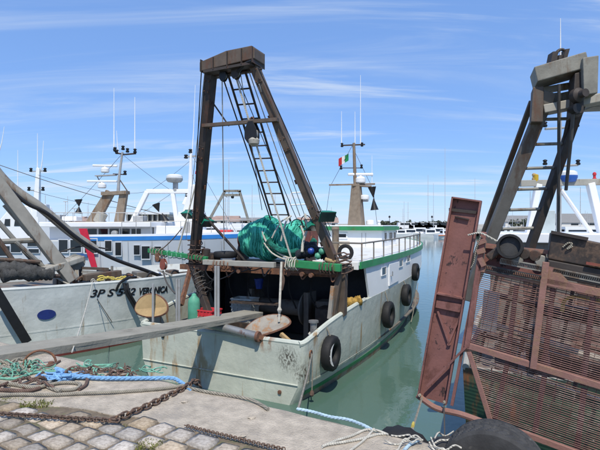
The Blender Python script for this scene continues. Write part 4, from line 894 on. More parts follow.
for i in range(5):
    px = 70+i*24; q = Vb.on(px, 272, v=hV(2)-.5); MB().tube(smoothpath([Vb.P(q.x, q.y, 1.55), Vb.P(q.x-.1, q.y+.3, 1.95), Vb.P(q.x-.3, q.y+.7, 1.75), Vb.P(q.x-.2, q.y+1.1, 1.6)]), .03, 6).build('hose', rg2.choice(('black', 'rubber_grey', 'rope_brown')), rv, smooth=True)
MB().tube(smoothpath([vq(60, 252, 1.0), vq(84, 246, 1.0), vq(108, 249, .9)]), .022, 6).build('hose', 'rubber_grey', rv, smooth=True)
yr = []
for i in range(60):
    t = i/59; yr.append(vq(97+30*abs(((t*3) % 2)-1)+rg.uniform(-1, 1), 279+1.6*math.sin(t*25)+rg.uniform(-.5, .5)-1.5*t, 2.15))
tag(MB().tube(smoothpath(yr, 3), .022, 6).build('rope_coil', 'rope_yellow', smooth=True), 'yellow rope heaped on the gunwale above the boat registration number', 'rope')
tag(MB().tube(sag(vq(93, 280, 2.42), KG(72, 352), .08, 16), .010, 6).build('mooring_line', 'rope_white', smooth=True), 'thin pale mooring line down the lettered hull from gunwale to quay', 'rope')
MB().tube([vq(97, 299, 2.40), vq(112, 322, 2.36)], .010, 5).build('hull_scratch_line', 'wire', rv)
for i, (px, py) in enumerate(((93, 281),)): MB().tube([vq(px, py, 2.3)+Vb.f*math.cos(a)*.05+V(0,0,1)*math.sin(a)*.06 for a in [k*.6 for k in range(11)]], .012, 6).build('rope_turn', 'rope_white', rv)
for px, y0, m_ in ((112, 266, 'grey_steel'), (60, 262, 'grey_steel')): MB().tube([vq(px, y0, 1.2), V(vq(px, y0, 1.2).x, vq(px, y0, 1.2).y, 1.5)], .04, 8).build('deck_post', m_, rv)
# ------------------------------------------------------------------ boat W, the blue banded boat behind
Wb = Fr(-10, 22.9, 95)
TW = [(-8, 2.3, 2.2, 2.1, 2.6, .6), (-4, 2.45, 2.35, 2.25, 2.62, .6), (0, 2.45, 2.3, 2.15, 2.66, .7), (3.5, 2.3, 2.0, 1.7, 2.7, .8), (6, 1.7, 1.2, .85, 2.75, .95), (7.6, .9, .45, .2, 2.8, 1.1), (8.3, .3, .12, .05, 2.84, 1.2), (8.5, .05, .03, .02, 2.85, 1.2)]
rw = thing('blue_banded_boat', 'white fishing boat with a bright blue band and red stripe behind the lettered boat', 'fishing boat', fmat(Wb))
make_hull(Wb, TW, rw, 'hull_w', .08)
TWS = smooth_tab(TW); hW = lambda u: lerp_tab(TWS, u)[0]
def wq(px, py, v): return Wb.on(px, py, v=v)
def wp(px, py, v): return Wb.W(px, py, v=v)
u0 = wq(85, 237, 2.45).y
us = [u0+(8.45-u0)*i/40 for i in range(41)]
MB().loft([[Wb.P(hW(u)+.02, u, lerp_tab(TWS, u)[3]+.02-.0*u) for u in us], [Wb.P(hW(u)+.02, u, lerp_tab(TWS, u)[3]+.20) for u in us]]).build('blue_band', 'blue_paint', rw, smooth=True, solid=.03, angle=12)
MB().loft([[Wb.P(hW(u)-.02, u, lerp_tab(TWS, u)[3]-.05) for u in us], [Wb.P(hW(u)-.02, u, lerp_tab(TWS, u)[3]+.30) for u in us]]).build('bulwark', 'white_clean', rw, smooth=True, solid=.06)
us = [-7.9+16.2*i/30 for i in range(31)]
MB().loft([[Wb.P(-hW(u), u, lerp_tab(TWS, u)[3]) for u in us], [Wb.P(hW(u), u, lerp_tab(TWS, u)[3]) for u in us]]).build('shelter_deck', 'deck_white', rw, solid=.05)
# side windows
for px, py, ww, hh in ((63.5, 246, .42, .55), (76, 246, .5, .55), (91, 246, .55, .62), (108.5, 246, .30, .46), (118.5, 249, .27, .58), (137, 250, .27, .42), (146, 252.5, .36, .56), (158, 251, .3, .4)):
    p = wq(px, py, 2.45); p = wq(px, py, hW(p.y)); window(Wb, hW, p.y, p.z, ww, hh, rw, frame='hull_w')
p = wq(83, 255, 2.45); MB().hexa([Wb.P(hW(uu)+o, uu, z) for o in (0, .02) for uu, z in ((p.y-.3, p.z-.1), (p.y+.2, p.z-.1), (p.y+.2, p.z+.07), (p.y-.3, p.z+.07))]).build('name_plate', 'far_blue', rw)
a = [wq(px, py, 2.47) for px, py in ((79.5, 228.5), (87.5, 228.5), (98, 268), (92.5, 268))]
MB().poly([Wb.P(2.50, q.y, q.z) for q in a], Wb.r*.04).build('red_stripe', 'red_paint', rw)
# upper house and roof
ua, ub = wq(44, 225, 2.0).y, wq(152, 225, 2.0).y
MB().obox(Wb, -2.0, 1.6, ua, ub-.2, 2.62, 3.30).build('upper_house', 'hull_w', rw, bevel=.02)
MB().obox(Wb, -2.2, 2.1, ua-.2, ub, 3.30, 3.54).build('roof', 'white_clean', rw, bevel=.04)
for i in range(5):
    uu = wq(92+i*11, 231, 1.62).y; MB().obox(Wb, 1.58, 1.62, uu-.22, uu+.22, 2.9, 3.22).build('window', 'glass', rw)
MB().lathe(wp(116, 233.5, 2.0), Wb.r, [(.10, 0), (.14, .05), (.14, .2), (.05, .22)], 14).build('searchlight', 'galv', rw, smooth=True)
MB().obox(Wb, .6, 1.5, wq(150, 231, 1.9).y, wq(178, 231, 1.9).y, 2.66, 3.36).build('deck_locker', 'white_clean', rw, bevel=.03)
# pylon mast with radars
wd = 22.3
def wm(px, py, d=wd): return at(px, py, d)
for a, b, w0, w1 in (((89, 229), (110.5, 192), .55, .42), ((118, 229), (124, 193), .42, .36)): MB().beam(wm(*a), wm(*b), w0, .3, (0,1,0), w1, .25).build('mast_pylon', 'pylon', rw, bevel=.02)
MB().beam(wm(103, 194), wm(128, 192.5), .5, .16).build('radar_platform', 'pylon', rw)
MB().lathe(wm(98, 222), (wm(110, 200)-wm(98, 222)), [(.26, 0), (.26, .5), (.2, .52)], 12).build('exhaust_funnel', 'grey_light', rw, smooth=True)
radar_bar(wm(102, 182.5), 1.45, .05, rw); radar_bar(wm(105, 167), 1.15, .2, rw)
MB().beam(wm(96, 176), wm(116, 175), .3, .05).build('radar_platform', 'galv', rw); MB().tube([wm(97, 176), wm(101, 184)], .03, 6).build('strut', 'galv', rw)
MB().tube([wm(118, 194), wm(119, 178), wm(122.5, 152)], [.09, .07, .05], 8).build('mast_pole', 'galv', rw, smooth=True)
MB().tube([wm(113.5, 149), wm(116, 153), wm(125, 154.5), wm(136, 153.5)], .04, 6).build('crosstree', 'gallows_dark', rw); MB().tube([wm(113, 174), wm(124, 174.5)], .03, 6).build('lamp_arm', 'gallows_dark', rw)
MB().tube([wm(120, 180), wm(128, 192)], .03, 6).build('strut', 'gallows', rw)
for px, py in ((115, 151.5), (123, 150), (127.5, 152.5), (125, 175), (135, 153), (117, 154)): navlight(wm(px, py), rw, 'black', .22, .085)
whip(wm(114, 150), 3.05, rw, r=.02); whip(wm(134.8, 153), 2.75, rw, r=.02); whip(wm(118.5, 153), 1.1, rw, r=.014, lean=(-.05, 0))
# white goal frame, funnel tower and dome
for i, (a, b) in enumerate((((129.5, 228), (147.5, 191.5)), ((146.5, 191.5), (190, 191.5)), ((172.5, 191), (178, 229)), ((190, 192), (184, 205)))): MB().beam(wm(*a, wd+.013*i), wm(*b, wd+.013*i), .23-.01*i, .22+.008*i, (0,1,0)).build('goal_frame', 'white_clean', rw, bevel=.04)
MB().poly([wm(*q, 21.62) for q in ((182, 213), (201, 213), (198, 190), (194, 184), (190, 186))], V(0, .8, 0)).build('funnel_tower', 'white_clean', rw, bevel=.03)
MB().poly([wm(*q, 21.6) for q in ((174, 240), (203, 240), (202, 212), (178, 212))], V(0, .9, 0)).build('funnel_tower', 'white_clean', rw, bevel=.03)
MB().poly([wm(*q, 21.55) for q in ((181, 232), (190, 232), (190, 222), (185, 222))], V(0, .04, 0)).build('vent_grille', 'galv', rw)
MB().tube([wm(175.5, 191), wm(175.5, 180)], .13, 10).build('dome_post', 'galv', rw, smooth=True); dome(wm(174.5, 180.5), .40, rw, 'galv', .3)  # the grey band paints the shaded underside of this white dome
MB().tube([wm(189.5, 205), wm(190.5, 180), wm(191, 152)], [.16, .11, .06], 8).build('mast_pole', 'white_clean', rw, smooth=True)
MB().beam(wm(185.5, 157), wm(196, 156), .08, .08).build('lamp_arm', 'galv', rw)
for px, py in ((186, 158.5), (190.5, 153), (187, 197)): navlight(wm(px, py), rw, 'black', .2, .1)
whip(wm(192, 154), 3.4, rw, r=.018, lean=(.08, 0)); whip(wm(197.5, 156), 1.7, rw, r=.018, lean=(.1, 0))
for x0, x1, m_ in ((0, .4, 'flag_green'), (.4, .65, 'flag_white'), (.65, 1, 'flag_red')): MB().poly([wm(196.5-1.5*x0, 165+9*x0), wm(199-2*x0, 165+9*x0), wm(199-2*x1, 165+9*x1), wm(196.5-1.5*x1, 165+9*x1)], V(0, .02, 0)).build('flag_stripe', m_, rw)
for p, q in (((153, 204), (159, 212)), ((163, 218), (166.5, 206))): pass
cone(wm(156, 204), wm(159, 212), .2, rw); cone(wm(166, 222), wm(162, 213), .2, rw)
for i in range(7): x = 157+i*3.2; MB().tube([wm(x, 238), wm(x+1, 228)], .03, 5).build('rail_post', 'galv', rw)
MB().tube([wm(156, 228.5), wm(180, 227.5)], .03, 5).build('rail', 'galv', rw)
# roof clutter and rigging
rr0 = [wm(46+i*9, 221.5, 21.6) for i in range(12)]
rl2 = MB().tube([p+V(0,0,.42) for p in rr0], .018, 5).build('roof_railing', 'galv', rw)
for p in rr0: MB().tube([p, p+V(0,0,.42)], .015, 5).build('stanchion', 'galv', rl2)
fr0 = [Wb.P(hW(u)-.05, u, lerp_tab(TWS, u)[3]+.3) for u in [2.2+i*.65 for i in range(10)]]
rl2 = MB().tube([p+V(0,0,.55) for p in fr0], .018, 5).build('bow_railing', 'galv', rw)
for p in fr0: MB().tube([p, p+V(0,0,.55)], .015, 5).build('stanchion', 'galv', rl2)
for a, b in (((122, 154), (60, 221)), ((122, 154), (172, 191)), ((191, 153), (236, 232)), ((191, 160), (150, 191)), ((148, 191), (126, 193)), ((175, 191), (120, 226)), ((191, 170), (214, 238)), ((38, 175), (110, 193))): MB().tube(sag(wm(*a), wm(*b), .05, 8), .010, 4).build('stay', 'wire', rw)
for px, py, w0, h0, m_ in ((58, 221, .5, .3, 'galv'), (72, 221, .7, .22, 'white_clean'), (140, 222, .5, .3, 'galv'), (152, 229, .6, .4, 'net_gear'), (164, 233, .7, .35, 'galv'), (210, 236, .8, .3, 'white_clean'), (226, 237, .6, .35, 'red_box')):
    p = wm(px, py, 21.9); MB().box(p.x-w0/2, p.x+w0/2, p.y-.3, p.y+.3, p.z, p.z+h0).build('deck_chest', m_, rw, bevel=.04)
for px in (100, 128, 152, 168, 182, 205, 222): 
    p = wq(px, 262, 2.3); p = wq(px, 262, hW(p.y)); MB().hexa([Wb.P(hW(p.y+a)+o, p.y+a, z) for o in (0, .008) for a, z in ((-.008, 1.5), (.008, 1.5), (.008, 2.68), (-.008, 2.68))]).build('plate_seam', 'galv', rw)
# rest of the vessel seen above boat V at the left: stern screens
for px0, px1, y0, y1, m_ in ((-2, 20, 236, 276, 'hull_w'), (20, 46, 232, 278, 'hull_w')):
    a, b = wq(px0, y1, 2.5), wq(px1, y0, 2.5)
for px, py, ww, hh in ((32.5, 244, .45, .2), (34, 251, .5, .18), (16, 248, .5, .4), (4, 251, .6, .45)):
    p = wq(px, py, 2.45); p = wq(px, py, hW(p.y)); window(Wb, hW, p.y, p.z, ww, hh, rw, frame='hull_w')
# overhead stay from far left
MB().tube(sag(wm(-6, 163), wm(203, 225), .15, 20), .018, 5).build('stay', 'wire', rw); MB().tube(sag(wm(30, 190), wm(150, 210), .2, 12), .010, 5).build('stay', 'wire', rw)
cone(wm(78.5, 199.5), wm(79, 206.5), .19, rw); cone(wm(78.5, 213.5), wm(79, 206.5), .19, rw)
# ------------------------------------------------------------------ boat X, white boat at far left
Xb = Fr(-24, 36, 100)
rx = thing('white_trawler', 'white boat with a tall white mast at the far left behind the grey beams', 'fishing boat', fmat(Xb))
make_hull(Xb, [(-9, 2.4, 2.3, 2.1, 1.9, .6), (-3, 2.6, 2.4, 2.2, 1.9, .6), (3, 2.3, 2.0, 1.7, 2.1, .8), (6, 1.2, .8, .5, 2.4, 1), (7.5, .1, .05, .02, 2.6, 1.1)], rx, 'hull_w')
xd = 34
MB().poly([at(x, y, xd) for x, y in ((-6, 241), (33, 241), (37, 221), (30, 205), (10, 207), (-6, 226))], V(0, 3, 0)).build('wheelhouse', 'white_clean', rx, bevel=.1)
for x in (4, 14, 24): MB().poly([at(x+a, y, xd-.03) for a, y in ((0, 226), (6, 226), (6, 219), (1, 219))], V(0, .05, 0)).build('window', 'glass', rx)
MB().beam(at(35.5, 241, xd), at(38.5, 168, xd), .6, .5, (0,1,0), .25, .2).build('mast_pole', 'white_clean', rx, bevel=.03)
MB().poly([at(x, y, xd-.2) for x, y in ((37, 204), (46, 204), (51, 240), (34, 240))], V(0, .5, 0)).build('mast_foot', 'hull_w', rx, bevel=.05)
for y, a, b in ((171.5, 31, 45), (190.5, 29, 43)):
    MB().beam(at(a, y, xd), at(b, y-.7, xd), .08, .08).build('crosstree', 'galv', rx)
    for x in (a, b): navlight(at(x, y+.3, xd), rx, 'black', .3, .12)
whip(at(17.8, 190, xd), 3.0, rx, r=.025); whip(at(37.5, 168, xd), 2.6, rx, r=.025); whip(at(41, 170, xd), 2.2, rx, r=.025, lean=(.1, 0)); whip(at(-1, 152, xd), 1.9, rx, r=.025, lean=(.2, 0))
MB().tube([at(-3, 215, xd), at(-1, 152, xd)], .06, 6).build('mast_pole', 'galv', rx)
# ------------------------------------------------------------------ boat R, the dredger at the right
Rb = Fr(2.3+2.1*.875, 6.55-2.1*.485, 29)
rr_ = thing('clam_dredger', 'clam dredging boat with grey stern gallows and white wheelhouse at the right', 'fishing boat', fmat(Rb))
TR = [(0, 2.05, 2.0, 1.85, 1.35, .4), (1, 2.15, 2.1, 1.95, 1.38, .4), (4, 2.35, 2.25, 2.15, 1.45, .45), (8, 2.3, 2.1, 1.9, 1.7, .6), (11, 1.7, 1.3, .9, 2.1, .8), (13.5, .5, .3, .1, 2.5, 1), (14, .06, .04, .02, 2.6, 1)]
make_hull(Rb, TR, rr_, 'hull_r'); TRS = smooth_tab(TR); hR = lambda u: lerp_tab(TRS, u)[0]
mb = MB(); mb.loft([[Rb.P(-hR(u)+.09, u, .95), Rb.P(hR(u)-.09, u, .95)] for u in [.1+i*.45 for i in range(30)]]); mb.build('deck', 'deck', rr_, solid=.04)
for u, z in ((0, 0),): MB().tube([Rb.P(-(t[1]-.04), t[0], t[4]+.01) for t in TRS], .05, 8).build('gunwale_cap', 'grey_light', rr_, smooth=True)
# shelter, bulwark and wheelhouse forward
MB().obox(Rb, -2.25, 2.25, 5.2, 8.6, .95, 2.98).build('shelter', 'shelter_grey', rr_, bevel=.02)
MB().obox(Rb, -2.32, 2.32, 5.1, 8.8, 2.98, 3.20).build('shelter_bulwark', 'white_clean', rr_, bevel=.02)
for v in (-1.5, -.4, .7): MB().obox(Rb, v, v+.6, 5.17, 5.2, 1.2, 2.5).build('door', 'dark_box', rr_)
# goal frame with radar dome, mast and lamps, on the shelter
rd = 11.5
def rq(px, py, d=rd): return at(px, py, d)
MB().beam(rq(520, 183.5), rq(625, 181.5), .16, .12, (0,1,0)).build('goal_beam', 'grey_light', rr_, bevel=.01)
MB().beam(rq(528, 236), rq(538.5, 184), .15, .15, (0,1,0)).build('goal_post', 'white_clean', rr_, bevel=.02); MB().beam(rq(602, 234), rq(590, 183), .18, .15, (0,1,0)).build('goal_post', 'white_clean', rr_, bevel=.02)
MB().tube([rq(561, 190), rq(592, 234)], .055, 8).build('diagonal_strut', 'white_clean', rr_, smooth=True)
MB().tube([rq(558.5, 236), rq(560, 112)], [.07, .04], 8).build('mast_pole', 'galv', rr_, smooth=True)
dome(rq(567.5, 178.5), .225, rr_, 'radar_blue', .2)
for y, a, b in ((128, 545, 577), (166, 545, 578)):
    MB().tube([rq(a, y+1), rq(b, y-1)], .03, 6).build('lamp_arm', 'galv', rr_)
    for x in (a, b): navlight(rq(x, y-1), rr_, 'black', .14, .055)
MB().lathe(rq(535.5, 182), (0,0,1), [(.06, 0), (.07, .05), (.07, .18), (.03, .2)], 10).build('beacon', 'yellow', rr_, smooth=True); navlight(rq(534, 181), rr_, 'wood_tan', .2, .05); navlight(rq(594.5, 181.5), rr_, 'red_box', .24, .045)
MB().obox(Rb, -1.2, -.85, 5.6, 5.9, 3.1, 3.75).build('cabinet', 'pale_cabinet', rr_, bevel=.01)
# a point in the leaning plane of the gallows: depth runs 6.0 at the head to 7.0 at the foot
def rg_(px, py): return at(px, py, 6.0+(py-100)/250.0)
MB().beam(rg_(549, 92), rg_(466, 300), .17, .09, (0,1,0)).build('gallows_leg', 'grey_dark', rr_, bevel=.012)
MB().beam(at(532, 101, 6.4), at(470, 270, 7.6), .075, .05, (0,1,0)).build('gallows_brace', 'gallows', rr_, bevel=.01)
MB().beam(rg_(580, 104), rg_(527, 256), .10, .13, (0,1,0)).build('ladder_stringer', 'gallows_dark', rr_, bevel=.008)
lad = MB().tube([rg_(571, 108), rg_(557, 175), rg_(538, 228)], .028, 8).build('ladder_rail', 'gallows_dark', rr_, smooth=True)
for y, xa, xb in ((119.5, 541, 575), (144.5, 532, 565), (168.5, 523, 556), (189.5, 514, 548), (210, 507, 540), (229, 500, 534)): MB().tube([rg_(xa, y), rg_(xb, y-1)], .022, 8).build('rung', 'grey_steel', lad, smooth=True)
# head of the gallows: box beams
def hx(pts, d, th, name, mat): return MB().poly([at(x, y, d) for x, y in pts], V(.1, th, 0)).build(name, mat, rr_, bevel=.012)
MB().beam(at(533.5, 79, 6.05), at(584, 64.5, 5.85), .42, .20).build('head_beam', 'head_grey', rr_, bevel=.012)
hx([(583, 57.5), (599, 55), (598, 93), (584, 95)], 5.62, .45, 'head_end_box', 'head_grey')
hx([(533, 87), (544, 86), (543, 122), (531, 122)], 5.9, .25, 'head_cheek', 'gallows'); hx([(575, 73), (584, 71), (584, 113), (572, 116)], 5.7, .3, 'head_cheek', 'gallows_dark')
MB().beam(at(541, 111, 6.05), at(606, 98, 5.9), .25, .11).build('lower_beam', 'grey_light', rr_, bevel=.01); MB().beam(at(541, 91, 6.2), at(575, 85, 6.1), .1, .08).build('lower_beam', 'grey_light', rr_, bevel=.01)
MB().beam(at(586, 103, 6.2), at(640, 101, 6.2), .3, .18).build('lower_beam', 'grey_steel', rr_, bevel=.01)
hx([(545, 94), (558, 92), (557, 107), (545, 109)], 6.12, .1, 'head_plate', 'grey_steel'); hx([(559, 93), (572, 90), (571, 104), (559, 106)], 6.15, .1, 'head_plate', 'grey_light')
MB().lathe(at(573, 97, 5.72), (.2,-1,0), [(.07, 0), (.09, .03), (.09, .1), (.05, .13), (.05, .2)], 18).build('sheave', 'gallows_dark', rr_, smooth=True); MB().lathe(at(571, 110, 5.72), (.2,-1,0), [(.05, 0), (.06, .03), (.06, .1)], 14).build('sheave', 'black', rr_, smooth=True)
MB().tube([at(559, 84, 5.8), at(558.5, 240, 6.4)], .02, 6).build('hoist_wire', 'wire', rr_); MB().tube([at(573, 112, 5.7), at(571, 140, 5.8), at(566, 190, 6.1)], .022, 6).build('hoist_wire', 'wire', rr_)
MB().poly([at(x, y, 5.95) for x, y in ((550, 67), (557, 65), (558, 51), (553, 51.5))], V(0, .12, 0)).build('horn_plate', 'gallows_dark', rr_); MB().poly([at(x, y, 5.95) for x, y in ((562, 63.5), (566, 62.5), (570, 48.5), (566, 49))], V(0, .12, 0)).build('horn_plate', 'gallows_dark', rr_)
MB().tube(smoothpath([at(556, 55, 6.0), at(558, 51, 6.0), at(562, 49.5, 6.0), at(566, 52, 6.0)]), .02, 6).build('guard_hoop', 'gallows_dark', rr_); MB().tube([at(559, 66, 6.0), at(560, 56, 6.0)], .04, 8).build('head_stub', 'gallows_dark', rr_)
whip(at(560.5, 56, 6.0), .50, rr_, r=.006)
# machinery on the after deck seen through the cage
MB().obox(Rb, -1.3, 1.2, 1.4, 2.3, .95, 1.75).build('winch_bed', 'dark_box', rr_, bevel=.02)
MB().lathe(Rb.P(-1.1, 1.2, 1.75), Rb.r, [(.42, 0), (.42, .04), (.22, .05), (.22, 1.9), (.42, 1.91), (.42, 1.95)], 22).build('winch_drum', 'gallows_dark', rr_, smooth=True)
for v, z in ((-1.7, 1.6), (1.5, 1.7), (.2, 1.5)): MB().obox(Rb, v, v+.3, .7, 1.0, .95, z).build('deck_box', ('grey_dark', 'dark_box', 'rubber_grey')[int(v) % 3], rr_, bevel=.02)
MB().tube([Rb.P(-1.9, .3, 1.25), Rb.P(1.9, .3, 1.25)], .05, 8).build('stern_rail', 'grey_light', rr_, smooth=True)
MB().tube([Rb.P(-1.9, .5, 1.75), Rb.P(1.9, .45, 1.75)], .05, 8).build('stern_rail', 'gallows', rr_, smooth=True)
# ------------------------------------------------------------------ dredge cage hung from the gallows
DP = at(418, 395, 5.0); DA = V(.874, -.4465, -.190).normalized(); DN = V(.4549, .8905, 0).normalized(); DB = DN.cross(DA).normalized()
if DB.z < 0: DB = -DB
DM = Matrix((DA, DN, DB)).transposed().to_4x4(); DM.translation = DP
dg = thing('dredge_cage', 'rusty red clam dredge cage with upright skid plate hanging over the quay edge', 'dredge', DM)
def G(px, py, w_=0):
    d = V((px-300)/F, 1, (HZ-py)/F); c = V(0, 0, H); q = DP+DN*w_; return c+d*((q-c).dot(DN)/d.dot(DN))
def st(px, py, w_=0):
    q = G(px, py, w_)-DP; return q.dot(DA), q.dot(DB)
def D(s, t, w_=0): return DP+DA*s+DB*t+DN*w_
def bar(a, b, w_, h_, name, mat, wo=0, bev=.006): return MB().beam(G(*a, wo), G(*b, wo), w_, h_, DN).build(name, mat, dg, bevel=bev)
# skid: plate with flanges, cross stiffeners
sk = MB().poly([G(*q, .06) for q in ((452.5, 197), (481.5, 201), (446, 404), (418, 396))], DN*.014).build('skid_plate', 'dredge', dg)
for a, b, k in (((453, 197), (418.5, 396), .018), ((481, 201), (446, 404), .018), ((452.5, 197.5), (481.5, 201.5), .016), ((437.5, 293), (464.5, 298.5), .016)):
    MB().beam(G(*a, .03), G(*b, .03), k, .085, DN).build('skid_flange', 'dredge', sk)
MB().poly([G(*q, .052) for q in ((449, 208), (477, 211), (476, 214), (449, 211))], -DN*.012).build('skid_batten', 'gallows_dark', sk)
MB().beam(G(455, 216.5, .045), G(469, 219.5, .045), .012, .03, DN).build('lug', 'gallows_dark', sk)
MB().poly([G(*q, .05) for q in ((437, 300), (463, 304), (460, 312), (436, 307))], -DN*.03).build('skid_stiffener', 'dredge', sk)
MB().beam(G(438, 311, .05), G(450, 345, .05), .02, .04, DN).build('skid_stiffener', 'dredge', sk); MB().beam(G(461, 314, .05), G(448, 345, .05), .02, .04, DN).build('skid_stiffener', 'dredge', sk)
MB().beam(G(472, 300, .02), G(452, 405, .02), .03, .05, DN).build('skid_edge_bar', 'dredge', dg)
mb = MB(); mb.tube(smoothpath([G(417, 395, .03), G(436, 408, .02), G(460, 414, 0), G(480, 421, 0), G(520, 436, 0)], 5), .033, 8); mb.build('skid_shoe', 'dredge_rail', dg, smooth=True)
for a in ((419, 396), (444, 403)): MB().lathe(G(*a, -.03), DN, [(.012, 0), (.018, .01), (.018, .04)], 8).build('bolt', 'rope_grey', dg, smooth=True)
MB().beam(G(467, 346, -.02), G(427, 386, -.02), .022, .022, DN).build('skid_brace', 'dredge', dg); MB().beam(G(463, 350, 0), G(478, 349, 0), .03, .05, DN).build('skid_brace', 'gallows_dark', dg)
# frame
for a, b, w_, h_, nm, m_ in (((478, 267.5), (690, 311), .075, .06, 'top_rail', 'dredge_rail'), ((467, 345), (690, 413), .065, .055, 'middle_rail', 'dredge_rail'), ((490, 421), (690, 494), .06, .05, 'bottom_rail', 'dredge_rail'),
                             ((484, 232), (467, 347), .055, .06, 'corner_post', 'dredge'), ((467, 345), (491, 422), .05, .05, 'corner_post', 'dredge_rail')):
    bar(a, b, w_, h_, nm, m_)
bar((546, 262), (533, 369), .06, .03, 'front_strap', 'dredge_rail', -.04)
for a, b in (((516.5, 285), (508, 357)), ((553, 288), (543.5, 371)), ((593, 297), (583, 385)), ((508, 361), (494, 421)), ((545, 373), (535, 432)), ((584, 388), (577, 452)), ((622, 300), (612, 395)), ((618, 400), (610, 462))):
    MB().tube([G(*a, .03), G(*b, .03)], .026, 8).build('rib', 'dredge', dg, smooth=True)
# back and side frame
sL = st(468, 345)[0]; tT = st(484, 267)[1]; tM = st(468, 345)[1]; sR = 2.9
for t_ in (tT+.15, tM-.05): MB().beam(D(sL+.05, t_, .85), D(sR, t_, .85), .05, .05, DN).build('back_rail', 'gallows', dg)
for s_, t_ in ((sL+.03, tT), (sL+.03, tM), (1.15, tM), (2.4, tM)): MB().beam(D(s_, t_, .02), D(s_, t_, .85), .04, .04, DB).build('side_bar', 'dredge', dg)
for s_ in (sL+.1, .9, 1.5, 2.1): MB().tube([D(s_, tT+.1, .85), D(s_, tM-.4, .85)], .018, 6).build('back_rib', 'gallows_dark', dg)
# grating rods, too fine to pick apart
mb = MB(); t_ = tM+.02
ttop = st(520, 277)[1]
def sleft(t): 
    if t > tM: return st(484, 232)[0]+(st(467, 346)[0]-st(484, 232)[0])*(st(484, 232)[1]-t)/(st(484, 232)[1]-tM)
    return sL+(st(491, 422)[0]-sL)*(tM-t)/(tM-st(491, 422)[1])
tb = st(491, 422)[1]; t_ = tb+.015; kk = 0; rj = random.Random(2)
while t_ < ttop+.05:
    a, b = D(sleft(t_)+.01, t_, .0), D(sR, t_, .0); m_ = [a.lerp(b, i/6)+V(0, 0, rj.uniform(-.0025, .0025)) for i in range(7)]
    mb.tube(m_, .0045, 5); t_ += .0205
for i in range(34):
    s_ = sL+.1+i*.083
    for ta, tb_ in ((tM+.03, ttop+.03), (tb+.03, tM-.03)):
        if s_ > sleft(ta)+.03 and s_ > sleft(tb_): mb.tube([D(s_, ta, .012), D(s_+rj.uniform(-.008, .008), tb_, .012)], .003, 4)
g_ = mb.build('grating', 'rod', dg); g_['kind'] = 'stuff'
mb = MB(); t_ = tM-.35
while t_ < ttop: mb.tube([D(sL+.06, t_, .85), D(sR, t_, .85)], .006, 4); t_ += .05
g_ = mb.build('back_grating', 'rod', dg); g_['kind'] = 'stuff'
# comb rows on the top tray
for (a, b, n_) in (((500, 263, -.02), (542, 271, -.02), 26), ((553, 273, -.02), (606, 284, -.02), 26), ((486, 270, -.04), (540, 281, -.04), 30)):
    mb = MB(); p, q = G(*a), G(*b)
    for i in range(n_+1): c_ = p.lerp(q, i/n_); mb.beam(c_, c_+DB*.045-DN*.02, .009, .009, DN)
    mb.beam(p, q, .014, .014, DN); mb.beam(p+DB*.05-DN*.02, q+DB*.05-DN*.02, .012, .012, DN); o = mb.build('comb', 'rubber_grey' if n_ == 30 else 'grey_steel', dg); o['kind'] = 'stuff'
MB().poly([G(*q, .10) for q in ((486, 243), (546, 252), (546, 279), (483, 268))], DN*.02).build('tray_plate', 'dredge', dg); MB().beam(G(486, 246, .1), G(548, 252, .1), .04, .07, DN).build('tray_rail', 'dredge_rail', dg)
for x, y in ((524, 254), (535, 256), (517, 259), (541, 261)): MB().lathe(G(x, y, .05), DN, [(.05, 0), (.06, .01), (.06, .03), (.03, .04)], 14).build('flange', ('gallows_dark', 'grey_steel', 'rod', 'gallows_dark')[x % 4], dg, smooth=True)
# water pipe end
pc = G(510, 246.5, -.10); pax = (V(0, 0, H)-pc).normalized()*.8+V(-.1, 0, .1)
MB().lathe(pc-pax.normalized()*.34, pax, [(.105, 0), (.105, .30), (.122, .30), (.122, .37), (.098, .37), (.094, .33), (.094, .05)], 24).build('water_pipe', 'rubber', dg, smooth=True)
MB().lathe(pc-pax.normalized()*.02, pax, [(.096, 0), (.05, .004)], 24).build('pipe_disc', 'rubber_grey', dg, smooth=True)
MB().beam(G(488, 258, 0), G(500, 249, 0), .08, .1, DN).build('pipe_elbow', 'dark_box', dg, bevel=.02)
for i, (a, b) in enumerate((((478, 243), (486, 240)), ((477, 252), (485, 250)), ((480, 258), (484, 266)))): MB().beam(G(*a, -.03), G(*b, -.03), .05, .05, DN).build('lug', 'dredge_rail', dg)
MB().tube(smoothpath([G(468, 235, -.04), G(480, 233, -.06), G(493, 239, -.06), G(500, 243, -.06)]), .009, 6).build('lashing', 'rope_white', dg, smooth=True); MB().tube(smoothpath([G(481, 236, -.06), G(476, 250, -.05), G(474, 262, -.05), G(471, 268, -.04)]), .007, 6).build('lashing', 'rope_grey', dg, smooth=True)
# manifold boxes
MB().poly([G(*q, -.02) for q in ((551, 233), (620, 247), (617, 272), (548, 259))], DN*.4).build('manifold_box', 'dark_box', dg, bevel=.012)
MB().poly([G(*q, -.02) for q in ((548, 259.5), (617, 272.5), (614, 289), (546, 276))], DN*.35).build('manifold_box', 'gallows_dark', dg, bevel=.012)
MB().beam(G(551, 232, -.04), G(588, 239, -.04), .03, .04, DN).build('box_lip', 'gallows_dark', dg); MB().beam(G(586, 263, -.05), G(604, 266, -.05), .025, .02, DN).build('box_label_plate', 'block_red', dg)
MB().tube(smoothpath([G(563, 247, -.03), G(568, 243, -.04), G(572, 244, -.04), G(567, 249, -.04), G(573, 246, -.04)]), .009, 5).build('rope_scrap', 'rope_grey', dg)
MB().poly([G(*q, .0) for q in ((545, 265), (556, 268), (575, 288), (541, 282))], -DN*.03).build('gusset', 'dredge_rail', dg)
